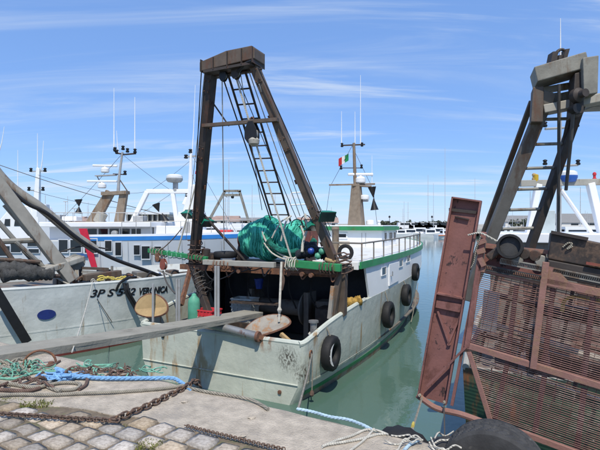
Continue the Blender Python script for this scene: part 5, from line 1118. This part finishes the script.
# things inside the cage
MB().poly([G(*q, .25) for q in ((484, 290), (500, 293), (496, 333), (480, 330))], DN*.02).build('inner_plate', 'pale_cabinet', dg)
for a, b, r_, m_ in (((486, 323, .5), (640, 372, .5), .035, 'grey_light'), ((480, 360, .4), (640, 412, .4), .018, 'rope_white'), ((500, 296, .5), (640, 330, .5), .03, 'gallows_dark'), ((540, 312, .4), (640, 330, .4), .04, 'rubber_grey')):
    MB().tube([G(*a), G(*b)], r_, 8).build('inner_pipe', m_, dg, smooth=True)
for x in (498, 521, 560): MB().tube([G(x+14, 285, .6), G(x, 352, .6)], .02, 6).build('inner_post', 'gallows_dark', dg)
MB().poly([G(*q, .3) for q in ((561, 305), (601, 312), (600, 326), (562, 319))], DN*.15).build('inner_box', 'black', dg, bevel=.02)
MB().tube(smoothpath([G(562, 312, .25), G(565, 300, .24), G(575, 297, .24), G(588, 299, .24), G(602, 301, .24)]), .018, 6).build('yellow_hose', 'rope_yellow', dg, smooth=True)
for i, (a, b) in enumerate((((492, 367), (490, 380)), ((522, 372), (519, 392)), ((556, 384), (554, 402)))): MB().tube([G(*a, .2), G(*b, .2)], .008, 5).build('dangling_line', 'wire', dg)
rj = random.Random(9); mb = MB()
for i in range(70):
    c_ = D(rj.uniform(sL+.1, 2.4), rj.uniform(tb+.05, tT-.1), rj.uniform(.05, .3)); mb.lathe(c_, (rj.random(), rj.random(), 1), [(.006, 0), (.012, .005), (.005, .010)], 6)
o = mb.build('shell_bits', 'rope_white', dg); o['kind'] = 'stuff'
rust = MB().tube(sag(G(422, 398, 0), KG(410, 437), -.0, 8), .010, 5); tag(rust.build('lashing_rope', 'rope_grey', smooth=True), 'thin rope from the foot of the dredge skid down to the quay edge', 'rope')
MB().lathe(KG(410, 434)+V(0,0,.03), (0,0,1), [(.02, -.04), (.035, 0), (.02, .05)], 8)
tag(MB().lathe(G(420, 398, 0).lerp(KG(410, 437), .82), (.2,0,1), [(.008, -.05), (.014, -.03), (.014, .03), (.008, .05)], 8).build('rope_whipping', 'rope_yellow', smooth=True), 'yellow knot near the lower end of the skid rope', 'knot')
tag(MB().tube([G(444, 405, 0), KG(438, 452)+EN*.25-V(0,0,.3)], .007, 5).build('lashing_rope', 'wire'), 'thin black line hanging from the skid near the large grey tyre', 'rope')
# ------------------------------------------------------------------ tyres on the quay wall
def big_tyre(p, axis, R, r, label, group, mat):
    M = Matrix.Translation(p) @ Vector(axis).to_track_quat('Z', 'Y').to_matrix().to_4x4(); t = thing('tyre_fender', label, 'tyre', M, group)
    prof = [(R-.16, -r*.85), (R-.09, -r*1.02), (R-.035, -r), (R-.012, -r*.9)]+[(R, -r*.8+r*1.6*k/16) for k in range(17)]+[(R-.012, r*.9), (R-.035, r), (R-.09, r*1.02), (R-.16, r*.85), (R-.15, 0)]
    n = 180; mb = MB(); rows = []
    for i in range(n):
        a = 2*math.pi*i/n; row = []
        for k, (q, z) in enumerate(prof):
            if 4 <= k <= 20:
                zig = abs((k-4) % 8-4); cut = ((i+zig) % 5 == 0) or (k in (8, 12, 16))
                if cut: q -= .011
                q -= .018*(z/r)**2
            row.append(M @ V(math.cos(a)*q, math.sin(a)*q, z))
        rows.append(row)
    rows.append(rows[0]); mb.loft(rows, closed=True); mb.build('tread', mat, t, smooth=True, angle=25)
big_tyre(V(1.40, 3.26, 1.60), EN, .37, .125, 'large grey truck tyre hung on the quay edge below the dredge cage', 'tyres on the quay edge', mat='rubber_grey')
p = KG(398, 438); tyre(p+EN*.10+V(0,0,-.26), EN, .30, .10, 'dark tyre on the quay wall below the white ropes', 'tyres on the quay edge')
p = KG(448, 449); tyre(p+EN*.14+V(0,0,-.28), EN, .30, .11, 'grey tyre on the quay wall between skid rope and big tyre', 'tyres on the quay edge', mat='rubber_grey')
# ------------------------------------------------------------------ ropes on the quay
def quay_rope(pts, r_, mat, label, name='rope', k=7, wob=0, seed=1):
    rr = random.Random(seed); p3 = [KG(x, y)+V(0, 0, r_+(z[0] if z else 0)) for x, y, *z in pts]; path = smoothpath(p3, k)
    if wob: path = [p+V(rr.uniform(-wob, wob), rr.uniform(-wob, wob), 0) for p in path]
    return tag(MB().tube(path, r_, 8).build(name, mat, smooth=True), label, 'rope', 'ropes lying on the quay')
def laid_rope(pts, R, mat, label, turns=26, k=10, cat='rope', grp='ropes lying on the quay'):
    path = smoothpath(pts, k); n = len(path); ln = sum((path[i+1]-path[i]).length for i in range(n-1)); t = thing('laid_rope', label, cat, path[0], grp)
    N_ = int(ln/.012); cum = [0]
    for i in range(n-1): cum.append(cum[-1]+(path[i+1]-path[i]).length)
    def pos(d):
        for i in range(n-1):
            if d <= cum[i+1]: return path[i].lerp(path[i+1], (d-cum[i])/max(1e-6, cum[i+1]-cum[i])), (path[i+1]-path[i]).normalized()
        return path[-1], (path[-1]-path[-2]).normalized()
    for s_ in range(3):
        q = []
        for i in range(N_+1):
            d = ln*i/N_; p, tg = pos(d); a = 2*math.pi*s_/3+d*2*math.pi/(R*7.5); sv = tg.cross(V(0,0,1)).normalized(); uv = sv.cross(tg); q.append(p+(sv*math.cos(a)+uv*math.sin(a))*R*.5)
        MB().tube(q, R*.56, 6).build('strand', mat, t, smooth=True)
    return t
laid_rope([KG(56, 380)+V(0,0,.04), KG(75, 380)+V(0,0,.035), KG(110, 381)+V(0,0,.03), KG(150, 381)+V(0,0,.03), KG(172, 381)+V(0,0,.03), KG(181, 385)+V(0,0,.025), KG(190, 391)+EN*.02+V(0,0,.0)], .021, 'rope_blue', 'thick twisted blue rope running along the quay edge to the chain')
net = MB(); r = random.Random(17)
for i in range(15):
    a = KG(42+r.uniform(0, 22), 374+r.uniform(0, 9))+V(0,0,r.uniform(.01, .06)); pts = [a]
    for j in range(5): a = a+V(r.uniform(-.06, .12), r.uniform(-.08, .08), r.uniform(-.02, .02)); a.z = max(Q+.01, a.z); pts.append(a)
    net.tube(smoothpath(pts, 4), .011, 5)
tag(net.build('rope_tangle', 'rope_blue', smooth=True), 'frayed blue rope tangle at the left end of the blue rope', 'rope')
def tangle(cx_, cy_, w_, h_, n_, rad, mat, label, seed, zh=.06):
    r = random.Random(seed); mb = MB()
    for i in range(n_):
        a = KG(cx_+r.uniform(-w_, w_), cy_+r.uniform(-h_, h_)); dr = r.uniform(0, 6.28); pts = []
        for j in range(7):
            dr += r.uniform(-.7, .7); a = a+V(math.cos(dr)*.05, math.sin(dr)*.035, 0); pts.append(V(a.x, a.y, Q+rad+zh*.5*(1+math.sin(j*.9+i))*r.uniform(.4, 1)))
        mb.tube(smoothpath(pts, 4), rad, 5)
    return tag(mb.build('rope_tangle', mat, smooth=True), label, 'rope', 'rope tangles on the quay')
tangle(24, 371, 5, 4, 30, .006, 'rope_green', 'pale green rope tangle at the left, beside the gangplank', 41, .09)
tangle(10, 372, 12, 6, 14, .016, 'rope_grey', 'grey rope tangle at the far left under the gangplank', 42)
tangle(22, 385, 12, 3, 9, .014, 'rope_brown', 'brown grey rope tangle left of the blue rope', 43)
tangle(104, 373, 14, 2, 20, .007, 'rope_brown', 'reddish brown rope tangle along the quay edge behind the blue rope', 44)
tangle(94, 371, 3, 2, 8, .007, 'rope_green', 'small green rope bits on the brown tangle behind the blue rope', 45)
tangle(136, 373, 3, 1.5, 7, .007, 'rope_green', 'green rope scraps near the right end of the brown tangle', 46)
quay_rope([(-12, 398), (20, 396), (50, 396.5), (85, 395), (120, 393.5), (150, 391.5), (172, 389), (184, 387)], .017, 'rope_grey', 'long grey rope along the coping from the left edge to the chain end')
quay_rope([(184, 388), (205, 393), (230, 397), (250, 401), (262, 407), (268, 411)], .016, 'rope_grey', 'pale rope along the quay edge right of the chain towards the boat')
quay_rope([(45, 385), (56, 391), (74, 391), (80, 386), (70, 384), (56, 385), (48, 388), (60, 393)], .017, 'rope_grey', 'loose grey rope coil below the blue rope')
quay_rope([(62, 377), (72, 369), (84, 371), (87, 378), (86, 386), (79, 391)], .017, 'rope_brown', 'brown rope loop crossing the blue rope')
quay_rope([(-10, 378), (14, 380), (34, 374), (60, 372), (90, 367), (112, 366)], .014, 'rope_green', 'long pale green rope from the left edge to the brown tangle')
quay_rope([(-10, 384), (12, 386), (30, 389), (44, 388), (52, 382)], .02, 'rope_grey', 'grey rope crossing at the far left below the green tangle')
quay_rope([(-10, 391), (8, 392), (26, 393), (40, 390)], .02, 'rope_brown', 'short brown rope end at the far left above the long grey rope')
quay_rope([(60, 362), (50, 367), (36, 368), (20, 366)], .014, 'rope_brown', 'dark brown rope below the gangplank at the left')
# rusty mooring ring under the plank
c_ = KG(40, 365); X = V(.75, .2, 0); mr_ = thing('mooring_ring', 'rusty iron mooring ring standing up beside the gangplank', 'mooring ring', c_)
MB().tube([c_+V(.16*math.cos(a), .05*math.cos(a), .02+.15*math.sin(a)) for a in [-.35+i*.24 for i in range(17)]], .014, 8).build('ring', 'iron_rust', mr_, smooth=True)
MB().lathe(c_+V(.13, .0, -.02), (0,0,1), [(.06, 0), (.06, .02), (.035, .035), (.03, .06)], 10).build('anchor_eye', 'iron_rust', mr_, smooth=True)
# chain
LINK = {}
def link_mesh(L_, W_, r_):
    mb = MB(); pts = []
    for i in range(16):
        a = 2*math.pi*i/16; x = math.cos(a)*W_/2; y = math.sin(a)*W_/2; y += (L_-W_)/2*(1 if math.sin(a) >= 0 else -1); pts.append(V(x, y, 0))
    mb.tube(pts, r_, 6, closed=True); return data_of(mb, 'link', 'chain')
def chain(pts, L_, W_, r_, label, seed):
    r = random.Random(seed); me = link_mesh(L_, W_, r_); path = smoothpath(pts, 12); cum = [0]
    for i in range(len(path)-1): cum.append(cum[-1]+(path[i+1]-path[i]).length)
    t = thing('iron_chain', label, 'chain', path[0], 'chains on the quay'); d = 0; k = 0; pitch = L_-2.2*r_
    while d < cum[-1]:
        for i in range(len(path)-1):
            if d <= cum[i+1]: break
        p = path[i].lerp(path[i+1], (d-cum[i])/max(1e-6, cum[i+1]-cum[i])); tg = (path[i+1]-path[i]).normalized()
        roll = (k % 2)*math.pi/2+.6+r.uniform(-.25, .25); sv = tg.cross(V(0,0,1)).normalized(); uv = sv.cross(tg)
        zx = sv*math.cos(roll)+uv*math.sin(roll); zz_ = zx.cross(tg); M = Matrix((zx, tg, zz_)).transposed().to_4x4(); M.translation = p
        o = bpy.data.objects.new('link', me); COL.objects.link(o); o.parent = t; o.matrix_local = MATW[t.name].inverted() @ M
        d += pitch; k += 1
    return t
hg = lambda x, y, z: KG(x, y)+V(0, 0, z)
chain([hg(196, 383, .01)+EN*.05-V(0,0,.05), hg(195, 384, .03), hg(186, 389, .025), hg(168, 398, .022), hg(150, 407, .022), hg(132, 415, .025), hg(115, 422.5, .03), hg(112, 425, .03)], .078, .052, .0095, 'thick rusty chain lying across the coping towards the quay edge', 1)
chain([hg(117, 424.5, .035), hg(96, 423, .03), hg(70, 421.5, .03), hg(40, 419.5, .03), hg(15, 418, .03), hg(-15, 416, .03)], .045, .032, .0065, 'thinner rusty chain lying on the cobbles at the left', 2)
chain([hg(186, 428, .02), hg(205, 433, .02), hg(232, 439.5, .02), hg(262, 447, .02), hg(285, 452, .02)], .030, .021, .0042, 'fine rusty chain in the joint between coping and cobbles', 3)
# mooring ropes at the stern corner and to the right
p_ = A.W(310, 354, v=2.06)+A.r*.04
tag(MB().tube(sag(p_, KG(296.5, 410)+EN*.03, .03, 10), .013, 6).build('mooring_line', 'rope_grey', smooth=True), 'mooring line from the fairlead at the stern corner to the quay edge', 'rope')
t = thing('hanging_line', 'short rope hanging from the fairlead with a frayed dark end near the water', 'rope', A.P(2.1, .3, .2))
e_ = p_+V(0, 0, -.72); MB().tube([p_, p_+V(.01, 0, -.4), e_], .012, 6).build('line', 'rope_grey', t, smooth=True); MB().lathe(e_-V(0,0,.08), (0,0,1), [(.02, 0), (.045, .03), (.04, .08), (.015, .12)], 8).build('frayed_end', 'rope_brown', t, smooth=True)
laid_rope([KG(297, 411)+V(0,0,.02), KG(312, 414)+V(0,0,.02), KG(330, 419)+V(0,0,.02), KG(348, 422)+V(0,0,.02), KG(362, 427)+V(0,0,.02), KG(372, 431)+V(0,0,.01)], .013, 'rope_paleblue', 'thin pale blue twisted rope along the quay edge below the stern')
quay_rope([(322, 448), (336, 442), (352, 437), (366, 431), (378, 432), (388, 436)], .010, 'rope_white', 'white rope looping over the quay edge, upper strand')
quay_rope([(326, 446), (346, 443), (362, 440), (376, 436), (386, 435)], .010, 'rope_white', 'second white rope strand on the coping right of the blue one')
quay_rope([(350, 452), (362, 443), (370, 435), (374, 430)], .009, 'rope_white', 'short white rope crossing the other two white strands')
quay_rope([(404, 452), (410, 446), (416, 443), (420, 441)], .012, 'rope_paleblue', 'short pale blue rope end at the bottom edge')
t = tangle(430, 446, 1.2, 1.5, 8, .006, 'rope_white', 'white frayed rope tuft at the bottom edge by the grey tyre', 47, .08)
rp = MB().tube(smoothpath([KG(x, y)+EN*.012-V(0,0,.03) for x, y in ((196, 389), (230, 397), (270, 406.5), (300, 414), (340, 423))], 6), .014, 5).build('edge_weed_strip', 'rope_brown'); tag(rp, 'reddish brown rust and weed strip along the arris of the quay', 'debris')
# ------------------------------------------------------------------ far shore
def far_boat(px, d, L_, hd, h_, label, mast=0, cabin=True, mat='far_white', grp='boats on the far moorings', band=None):
    fr = Fr((px-300)/F*d, d, hd); t = thing('moored_boat', label, 'boat', fmat(fr), grp)
    b = L_*.17; rows = []
    for u, k, z in ((-.5, .8, .9), (-.2, 1, .9), (.15, .95, 1.0), (.38, .55, 1.15), (.5, .03, 1.3)): rows.append([fr.P(-b*k, u*L_, z*h_), fr.P(-b*k*.7, u*L_, -.2), fr.P(b*k*.7, u*L_, -.2), fr.P(b*k, u*L_, z*h_)])
    mb = MB(); mb.loft(rows, closed=True); mb.f += [[3,2,1,0], [16,17,18,19]]; mb.build('hull', mat, t)
    if cabin:
        c = MB().hexa([fr.P(v*b, u*L_, z*h_) for z, s in ((.9, 1), (2.1, .75)) for v, u in ((-.65*s, -.25), (.65*s, -.25), (.65*s, .2*s), (-.65*s, .2*s))]).build('cabin', 'far_white', t)
        for s in (-1, 1): MB().hexa([fr.P(s*b*(.66+o-.09*k), u*L_, (1.3+.5*k)*h_) for k in (0, 1) for o, u in ((0, -.2), (.03, -.2), (.03, .12), (0, .12))]).build('window', 'glass', c)
        MB().obox(fr, -.4*b, .4*b, -.255*L_, -.25*L_, 1.3*h_, 1.85*h_).build('window', 'glass', c)
    if band: MB().obox(fr, -b*1.01, b*1.01, -.48*L_, .1*L_, .62*h_, .8*h_).build('band', band, t)
    if mast: MB().tube([fr.P(0, .1*L_, h_), fr.P(0, .1*L_, mast)], [.07, .04], 6).build('mast', 'mast_grey', t); MB().tube([fr.P(0, .08*L_, 1.9*h_), fr.P(0, -.35*L_, 1.8*h_)], .06, 6).build('boom', 'mast_grey', t)
    return t
# pier with dark piles on the right
PD = 135
pier = MB().box((388-300)/F*PD-40, (640-300)/F*PD, PD, PD+12, 1.3, 2.1).build('concrete_pier', 'concrete_far'); tag(pier, 'long low concrete pier across the far side of the basin', 'pier')
for i in range(34):
    x = (395-300)/F*PD-10+i*1.35; MB().box(x, x+.5, PD+.05, PD+1.0, -1, 1.3).build('pile', 'rock_dark', pier)
MB().box((388-300)/F*PD-40, (640-300)/F*PD, PD+3, PD+3.4, -1, 1.3).build('back_wall', 'rock_dark', pier)
land = MB(); land.box(-400, 500, PD+12, PD+320, -1, 2.0); struct(land.build('far_land', 'concrete_far'))
land = MB(); land.poly([(-400, 95, 0), (-62, 95, 0), (-30, 110, 0), (-10, PD+11.9, 0), (-400, PD+11.9, 0)], V(0, 0, 1.6)); struct(land.build('far_quay', 'concrete_far'))
mound = MB(); rj = random.Random(3)
rows = [[V(-60+i*6, PD+26+j*3, 2+(1.6+rj.uniform(-.25, .25))*math.sin(math.pi*j/4)) for j in range(5)] for i in range(46)]
mound.loft(rows); tag(mound.build('rock_breakwater', 'concrete_far'), 'low pale breakwater wall on the horizon behind the pier', 'breakwater')
spots = [(394, 128, 7, 80, 1.3, 0), (402, 127, 6, 95, 1.2, 12), (411, 128, 8, 85, 1.3, 0), (421, 128, 8, 100, 1.5, 0), (431, 126, 7, 88, 1.3, 22), (438, 128, 9, 92, 1.5, 0), (447, 118, 7, 70, 1.2, 0)]
lbs = ['white motor boat at the pier nearest the trawler bow', 'small white sailing boat second from the trawler bow at the pier', 'low white boat third from the trawler bow at the pier', 'broad white cabin boat in the middle of the far pier', 'white sailing boat at the pier left of the rusty skid', 'large white boat at the far pier beside the skid plate', 'white and orange decked boat floating just left of the skid']
for (px, d, L_, hd, h_, m_), lb in zip(spots, lbs): far_boat(px, d, L_, hd, h_*.85, lb, m_*.5+4 if m_ else 0, band='buoy_orange' if px == 447 else None)
# boats and vehicles on the pier
for i, (px, L_, m_) in enumerate(((405, 5, 'far_white'), (416, 5, 'far_white'), (424, 6.5, 'far_white'), (434, 7, 'far_white'), (443, 4.5, 'far_dark'))):
    x = (px-300)/F*(PD+5); t = thing('parked_van', ['small white van first from left on the far pier', 'second white van on the far pier', 'long white van at the middle of the far pier', 'tall white van on the far pier left of the dark one', 'dark van on the far pier nearest the skid plate'][i], 'van', V(x, PD+5, 2.1), 'vehicles on the pier')
    k = L_/5; b = MB().poly([V(x+a*k, PD+4.2, 2.4+z) for a, z in ((-2.4, 0), (2.4, 0), (2.45, .8), (1.7, .95), (1.2, 1.75), (-2.3, 1.8), (-2.4, .6))], V(0, 1.7, 0)).build('body', m_, t)
    MB().poly([V(x+a*k, PD+4.17, 2.4+z) for a, z in ((-1.6, 1.0), (1.4, 1.0), (1.05, 1.6), (-1.6, 1.6))], V(0, .05, 0)).build('window', 'glass', b)
    for a in (-1.5, 1.5): MB().lathe(V(x+a*k, PD+4.15, 2.43), (0,1,0), [(.33, 0), (.33, .25), (.2, .26)], 12).build('wheel', 'rubber', t)
# trees on the far shore
def tree(x, y, z0, h_, w_, seed, label, mat='leaf'):
    r = random.Random(seed); t = thing('far_tree', label, 'tree', V(x, y, z0), 'trees on the far shore')
    tr = MB().tube([V(x, y, z0), V(x+.1, y, z0+h_*.35), V(x+.05, y, z0+h_*.7)], [h_*.04, h_*.03, h_*.012], 6)
    for k in range(4): a = k*1.6; tr.tube([V(x+.1, y, z0+h_*.35), V(x+math.cos(a)*w_*.5, y+math.sin(a)*w_*.4, z0+h_*.65)], [h_*.018, h_*.008], 5)
    tr.build('trunk', 'bark', t); mb = MB()
    cl = [(V(x+r.gauss(0, .3)*w_, y+r.gauss(0, .25)*w_, z0+h_*r.uniform(.4, .92)), r.uniform(.15, .3)*w_) for _ in range(12)]
    for c, s in cl:
        for k in range(26):
            d = V(r.gauss(0, 1), r.gauss(0, 1), r.gauss(0, .8)).normalized()*s*r.uniform(.5, 1.1); q = c+d; a = V(r.gauss(0, 1), r.gauss(0, 1), r.gauss(0, 1)).normalized()*.16*w_**.5; b = d.cross(a).normalized()*a.length
            mb.add([q-a, q-b, q+a, q+b], [(0,1,2,3)])
    mb.build('crown', mat, t)
rj = random.Random(12)
for i in range(16):
    px = 384+i*5.2+rj.uniform(-1.5, 1.5); d = PD+22+rj.uniform(0, 8); tree((px-300)/F*d, d, 2, rj.uniform(2.0, 3.4), rj.uniform(2.2, 3.6), 50+i, 'low dark green tree in the row behind the far pier')
for i in range(12):
    px = 515+i*8+rj.uniform(-2, 2); d = PD+22+rj.uniform(0, 8); tree((px-300)/F*d, d, 2, rj.uniform(2.4, 3.8), rj.uniform(3, 5), 80+i, 'dark green tree on the far shore behind the right hand boat')
for i, (px, d, h0) in enumerate(((408, 150, 9), (428, 150, 18), (445, 150, 27), (475, 160, 18), (403, 155, 7))):
    x = (px-300)/F*d; t = thing('far_mast', ['short pale pole beside the trawler bow', 'mast standing over the middle of the far pier', 'tallest mast left of the skid plate', 'thin mast right behind the top of the skid plate', 'second short pole near the trawler bow'][i], 'mast', V(x, d, 2), 'masts on the far shore')
    MB().tube([V(x, d, 2), V(x, d, 2+h0)], [.10, .05], 6).build('pole', 'mast_grey', t); MB().beam(V(x-.6, d, 2+h0*.62), V(x+.6, d, 2+h0*.62), .06, .06).build('spreader', 'mast_grey', t)
for i, px in enumerate((389.5, 432)):
    d = 140; x = (px-300)/F*d; t = thing('harbour_lamp', ('dark lamp post on the pier just right of the trawler', 'dark lamp post on the pier near the middle')[i], 'lamp post', V(x, d, 2.1), 'lamps on the pier')
    MB().tube([V(x, d, 2.1), V(x, d, 5.6)], .07, 6).build('post', 'far_dark', t); MB().lathe(V(x, d, 5.6), (0,0,1), [(.1, 0), (.3, .1), (.3, .5), (.1, .7)], 8).build('lantern', 'far_dark', t)
# houses and boats at the left and behind
def house(px, d, w_, h_, dep, wall, roof, label, floors=2, cols=4, flat=False):
    x = (px-300)/F*d; t = thing('house', label, 'house', V(x, d, 1.6), 'buildings along the far quay'); z0 = 1.6
    wl = MB().box(x-w_/2, x+w_/2, d, d+dep, z0, z0+h_).build('wall', wall, t)
    if flat: MB().box(x-w_/2-.3, x+w_/2+.3, d-.3, d+dep, z0+h_, z0+h_+.35).build('roof', 'far_white', t)
    else: MB().poly([V(x-w_/2-.4, d-.4, z0+h_), V(x-w_/2-.4, d+dep/2, z0+h_+w_*.14), V(x-w_/2-.4, d+dep+.4, z0+h_)], V(w_+.8, 0, 0)).build('roof', roof, t)
    for f in range(floors):
        for c in range(cols):
            xx = x-w_/2+(c+.5)*w_/cols; zz_ = z0+(f+.35)*h_/floors; MB().box(xx-w_/cols*.22, xx+w_/cols*.22, d-.06, d+.02, zz_, zz_+h_/floors*.42).build('window', 'glass', wl)
    return t
hs = [(58, 150, 9, 3.2, 'house_cream', 'roof_tile', 'cream house at the far left behind the beams'), (70, 155, 7, 3.8, 'house_white', 'roof_tile', 'white two storey house left of the black cones'), (83, 150, 8, 3, 'house_pink', 'roof_tile', 'pinkish house just right of the black cones'),
      (46, 145, 6, 4, 'house_white', 'roof_grey', 'small white house with grey roof at far left'), (212, 150, 9, 3.4, 'house_cream', 'roof_tile', 'cream house right of the left gallows leg'), (226, 160, 8, 4.0, 'house_pink', 'roof_tile', 'pink house under the distant gallows'),
      (238, 150, 9, 3.0, 'house_white', 'roof_tile', 'white house left of the net drum'), (253, 150, 8, 3.2, 'house_cream', 'roof_grey', 'cream house with grey roof behind the net drum'), (318, 160, 14, 2.6, 'house_white', 'roof_tile', 'white house behind the right gallows leg'),
      (528, 160, 16, 3, 'house_white', 'roof_grey', 'white shed behind the ladder of the dredger'), (583, 150, 22, 2.6, 'house_white', 'roof_grey', 'long pale building behind the dredger goal frame'), (556, 165, 10, 3.5, 'house_white', 'roof_grey', 'white house with grey roof behind the dredger mast')]
for px, d, w_, h_, wl, rf_, lb in hs: house(px, d, w_, h_, 8, wl, rf_, lb)
# terrace building with two glazed floors
d = 95; x0, x1 = (127-300)/F*d, (168-300)/F*d; t = thing('terrace_building', 'low cream building with two dark glazed floors behind the white goal frame', 'building', V((x0+x1)/2, d, 1.6))
for z, h_, m_ in ((1.6, .9, 'house_cream'), (3.7, .55, 'far_white'), (5.6, .45, 'far_white')): MB().box(x0-.6, x1+.6, d-1, d+8, z, z+h_).build('floor_slab', m_, t)
for z in (2.5, 4.25):
    MB().box(x0, x1, d+.4, d+7, z, z+1.35 if z > 3 else z+1.2).build('glazing', 'glass', t)
    for i in range(9): xx = x0+(x1-x0)*i/8; MB().box(xx-.14, xx+.14, d-.2, d+.38, z, z+(1.35 if z > 3 else 1.2)).build('column', 'house_cream', t)
fb = [(52, 85, 8, 95, 1.4, 0), (64, 88, 7, 85, 1.3, 9), (75, 90, 8, 90, 1.3, 0), (135, 60, 7, 100, 1.2, 0), (147, 70, 8, 80, 1.3, 0), (208, 60, 9, 75, 1.5, 0), (221, 70, 10, 95, 1.6, 8), (233, 62, 9, 100, 1.5, 0), (246, 75, 10, 80, 1.6, 10), (256, 66, 8, 92, 1.5, 0)]
fl_ = ['white boat at far left behind the thick grey beam', 'white sailing boat left of the black cones', 'white boat below the black cones', 'white boat under the left post of the white goal frame', 'white boat below the cream terrace building', 'white boat right beside the left gallows leg', 'white boat with a mast below the distant gallows', 'white boat between distant gallows and net drum', 'white boat with a mast at the left of the net drum', 'white boat mostly hidden by the net drum']
for (px, d, L_, hd, h_, m_), lb in zip(fb, fl_): far_boat(px, d, L_, hd, h_*1.1, lb, m_)
# distant gallows of another trawler, seen between the legs
d = 48; fr = Fr((228-300)/F*d, d+3, 60); t = thing('distant_trawler', 'distant trawler with a thin grey brown gallows seen left of the net drum', 'fishing boat', fmat(fr))
make_hull(fr, [(-6, 2.0, 1.9, 1.8, 1.5, .5), (-2, 2.3, 2.2, 2.1, 1.5, .5), (3, 2.0, 1.8, 1.5, 1.7, .6), (6, .8, .5, .3, 2.2, .8), (7.5, .06, .04, .02, 2.5, 1)], t, 'hull_w')
MB().obox(fr, -1.4, 1.4, -1, 3, 1.5, 3.1).build('wheelhouse', 'white_clean', t, bevel=.05)
for v in (-1.0, 0, .9): MB().obox(fr, 1.38, 1.42, v, v+.6, 2.2, 2.8).build('window', 'glass', t)
for a, b in (((206, 226), (225, 191)), ((250, 226), (239.5, 191)), ((223.5, 191), (241, 191)), ((224, 195), (240, 195))): MB().beam(at(*a, d), at(*b, d), .26, .22, (0,1,0)).build('gallows_leg', 'grey_steel', t)
block(at(232.5, 196.5, d), .28, t)
for x in (225.5, 229): MB().tube([at(x, 226, d), at(x, 160 if x > 226 else 198, d)], .04, 5).build('mast_pole', 'mast_grey', t)
# thin white frame behind the drum, right
d = 26; t = thing('white_rail_frame', 'thin white tubular frame standing behind the net drum', 'frame', at(300, 240, d))
for a, b in (((288, 232), (291, 193)), ((291, 193), (306, 192)), ((306, 192), (311, 206)), ((290, 205), (310, 204))): MB().tube([at(*a, d), at(*b, d)], .04, 6).build('tube', 'white_clean', t)
MB().tube([at(288, 232, d), V(at(288, 232, d).x, d, -.2)], .06, 6).build('tube', 'white_clean', t); MB().tube([at(311, 206, d), V(at(311, 206, d).x, d, -.2)], .06, 6).build('tube', 'white_clean', t)
# lamp posts far left
for i, px in enumerate((65.5, 74.5)):
    d = 110; x = (px-300)/F*d; t = thing('street_lamp', ('taller thin lamp post left of the black cones', 'shorter thin lamp post nearer the black cones')[i], 'street lamp', V(x, d, 1.6), 'lamps on the far quay'); zt = H+(HZ-(202 if i == 0 else 209))/F*d
    MB().tube([V(x, d, 1.6), V(x, d, zt)], .08, 6).build('post', 'mast_grey', t); MB().box(x-.5, x+.5, d-.15, d+.15, zt, zt+.2).build('lamp_head', 'mast_grey', t)

# crowd of masts over the left moorings
rj = random.Random(77)
for i in range(26):
    px = rj.choice((rj.uniform(42, 100), rj.uniform(204, 262), rj.uniform(262, 345), rj.uniform(505, 600))); d = rj.uniform(95, 140); x = (px-300)/F*d; h0 = rj.uniform(3.5, 7.5)
    side = 'at the far left' if px < 100 else 'left of the net drum' if px < 262 else 'behind the central trawler' if px < 345 else 'behind the right hand boat'
    t = thing('far_mast', 'thin pale mast among the distant boats '+side, 'mast', V(x, d, 1.6), 'masts over the distant moorings '+side)
    MB().tube([V(x, d, 1.6), V(x, d, 1.6+h0)], [.07, .04], 5).build('pole', 'mast_grey', t)
    if rj.random() < .6: MB().beam(V(x-.5, d, 1.6+h0*.7), V(x+.5, d, 1.6+h0*.7), .05, .05).build('spreader', 'mast_grey', t)
for i, (px, d, L_, hd, m_) in enumerate(((270, 80, 9, 95, 9), (284, 85, 9, 85, 0), (322, 90, 10, 90, 0), (510, 70, 9, 60, 0), (524, 62, 8, 100, 8), (545, 75, 10, 90, 0), (575, 66, 9, 80, 9), (596, 70, 9, 95, 0), (92, 75, 8, 92, 0), (40, 70, 8, 88, 8))):
    far_boat(px, d, L_, hd, 1.5, ['white sailing boat glimpsed above the net drum', 'white boat glimpsed behind the ladder foot', 'white boat glimpsed behind the right gallows leg', 'white boat just right of the skid plate top', 'white sailing boat behind the dredger ladder', 'white boat behind the dredger mast', 'white sailing boat behind the diagonal strut of the dredger', 'white boat at the right edge behind the goal post', 'white boat behind the red stripe of the blue banded boat', 'white sailing boat behind the far left mast'][i], m_)
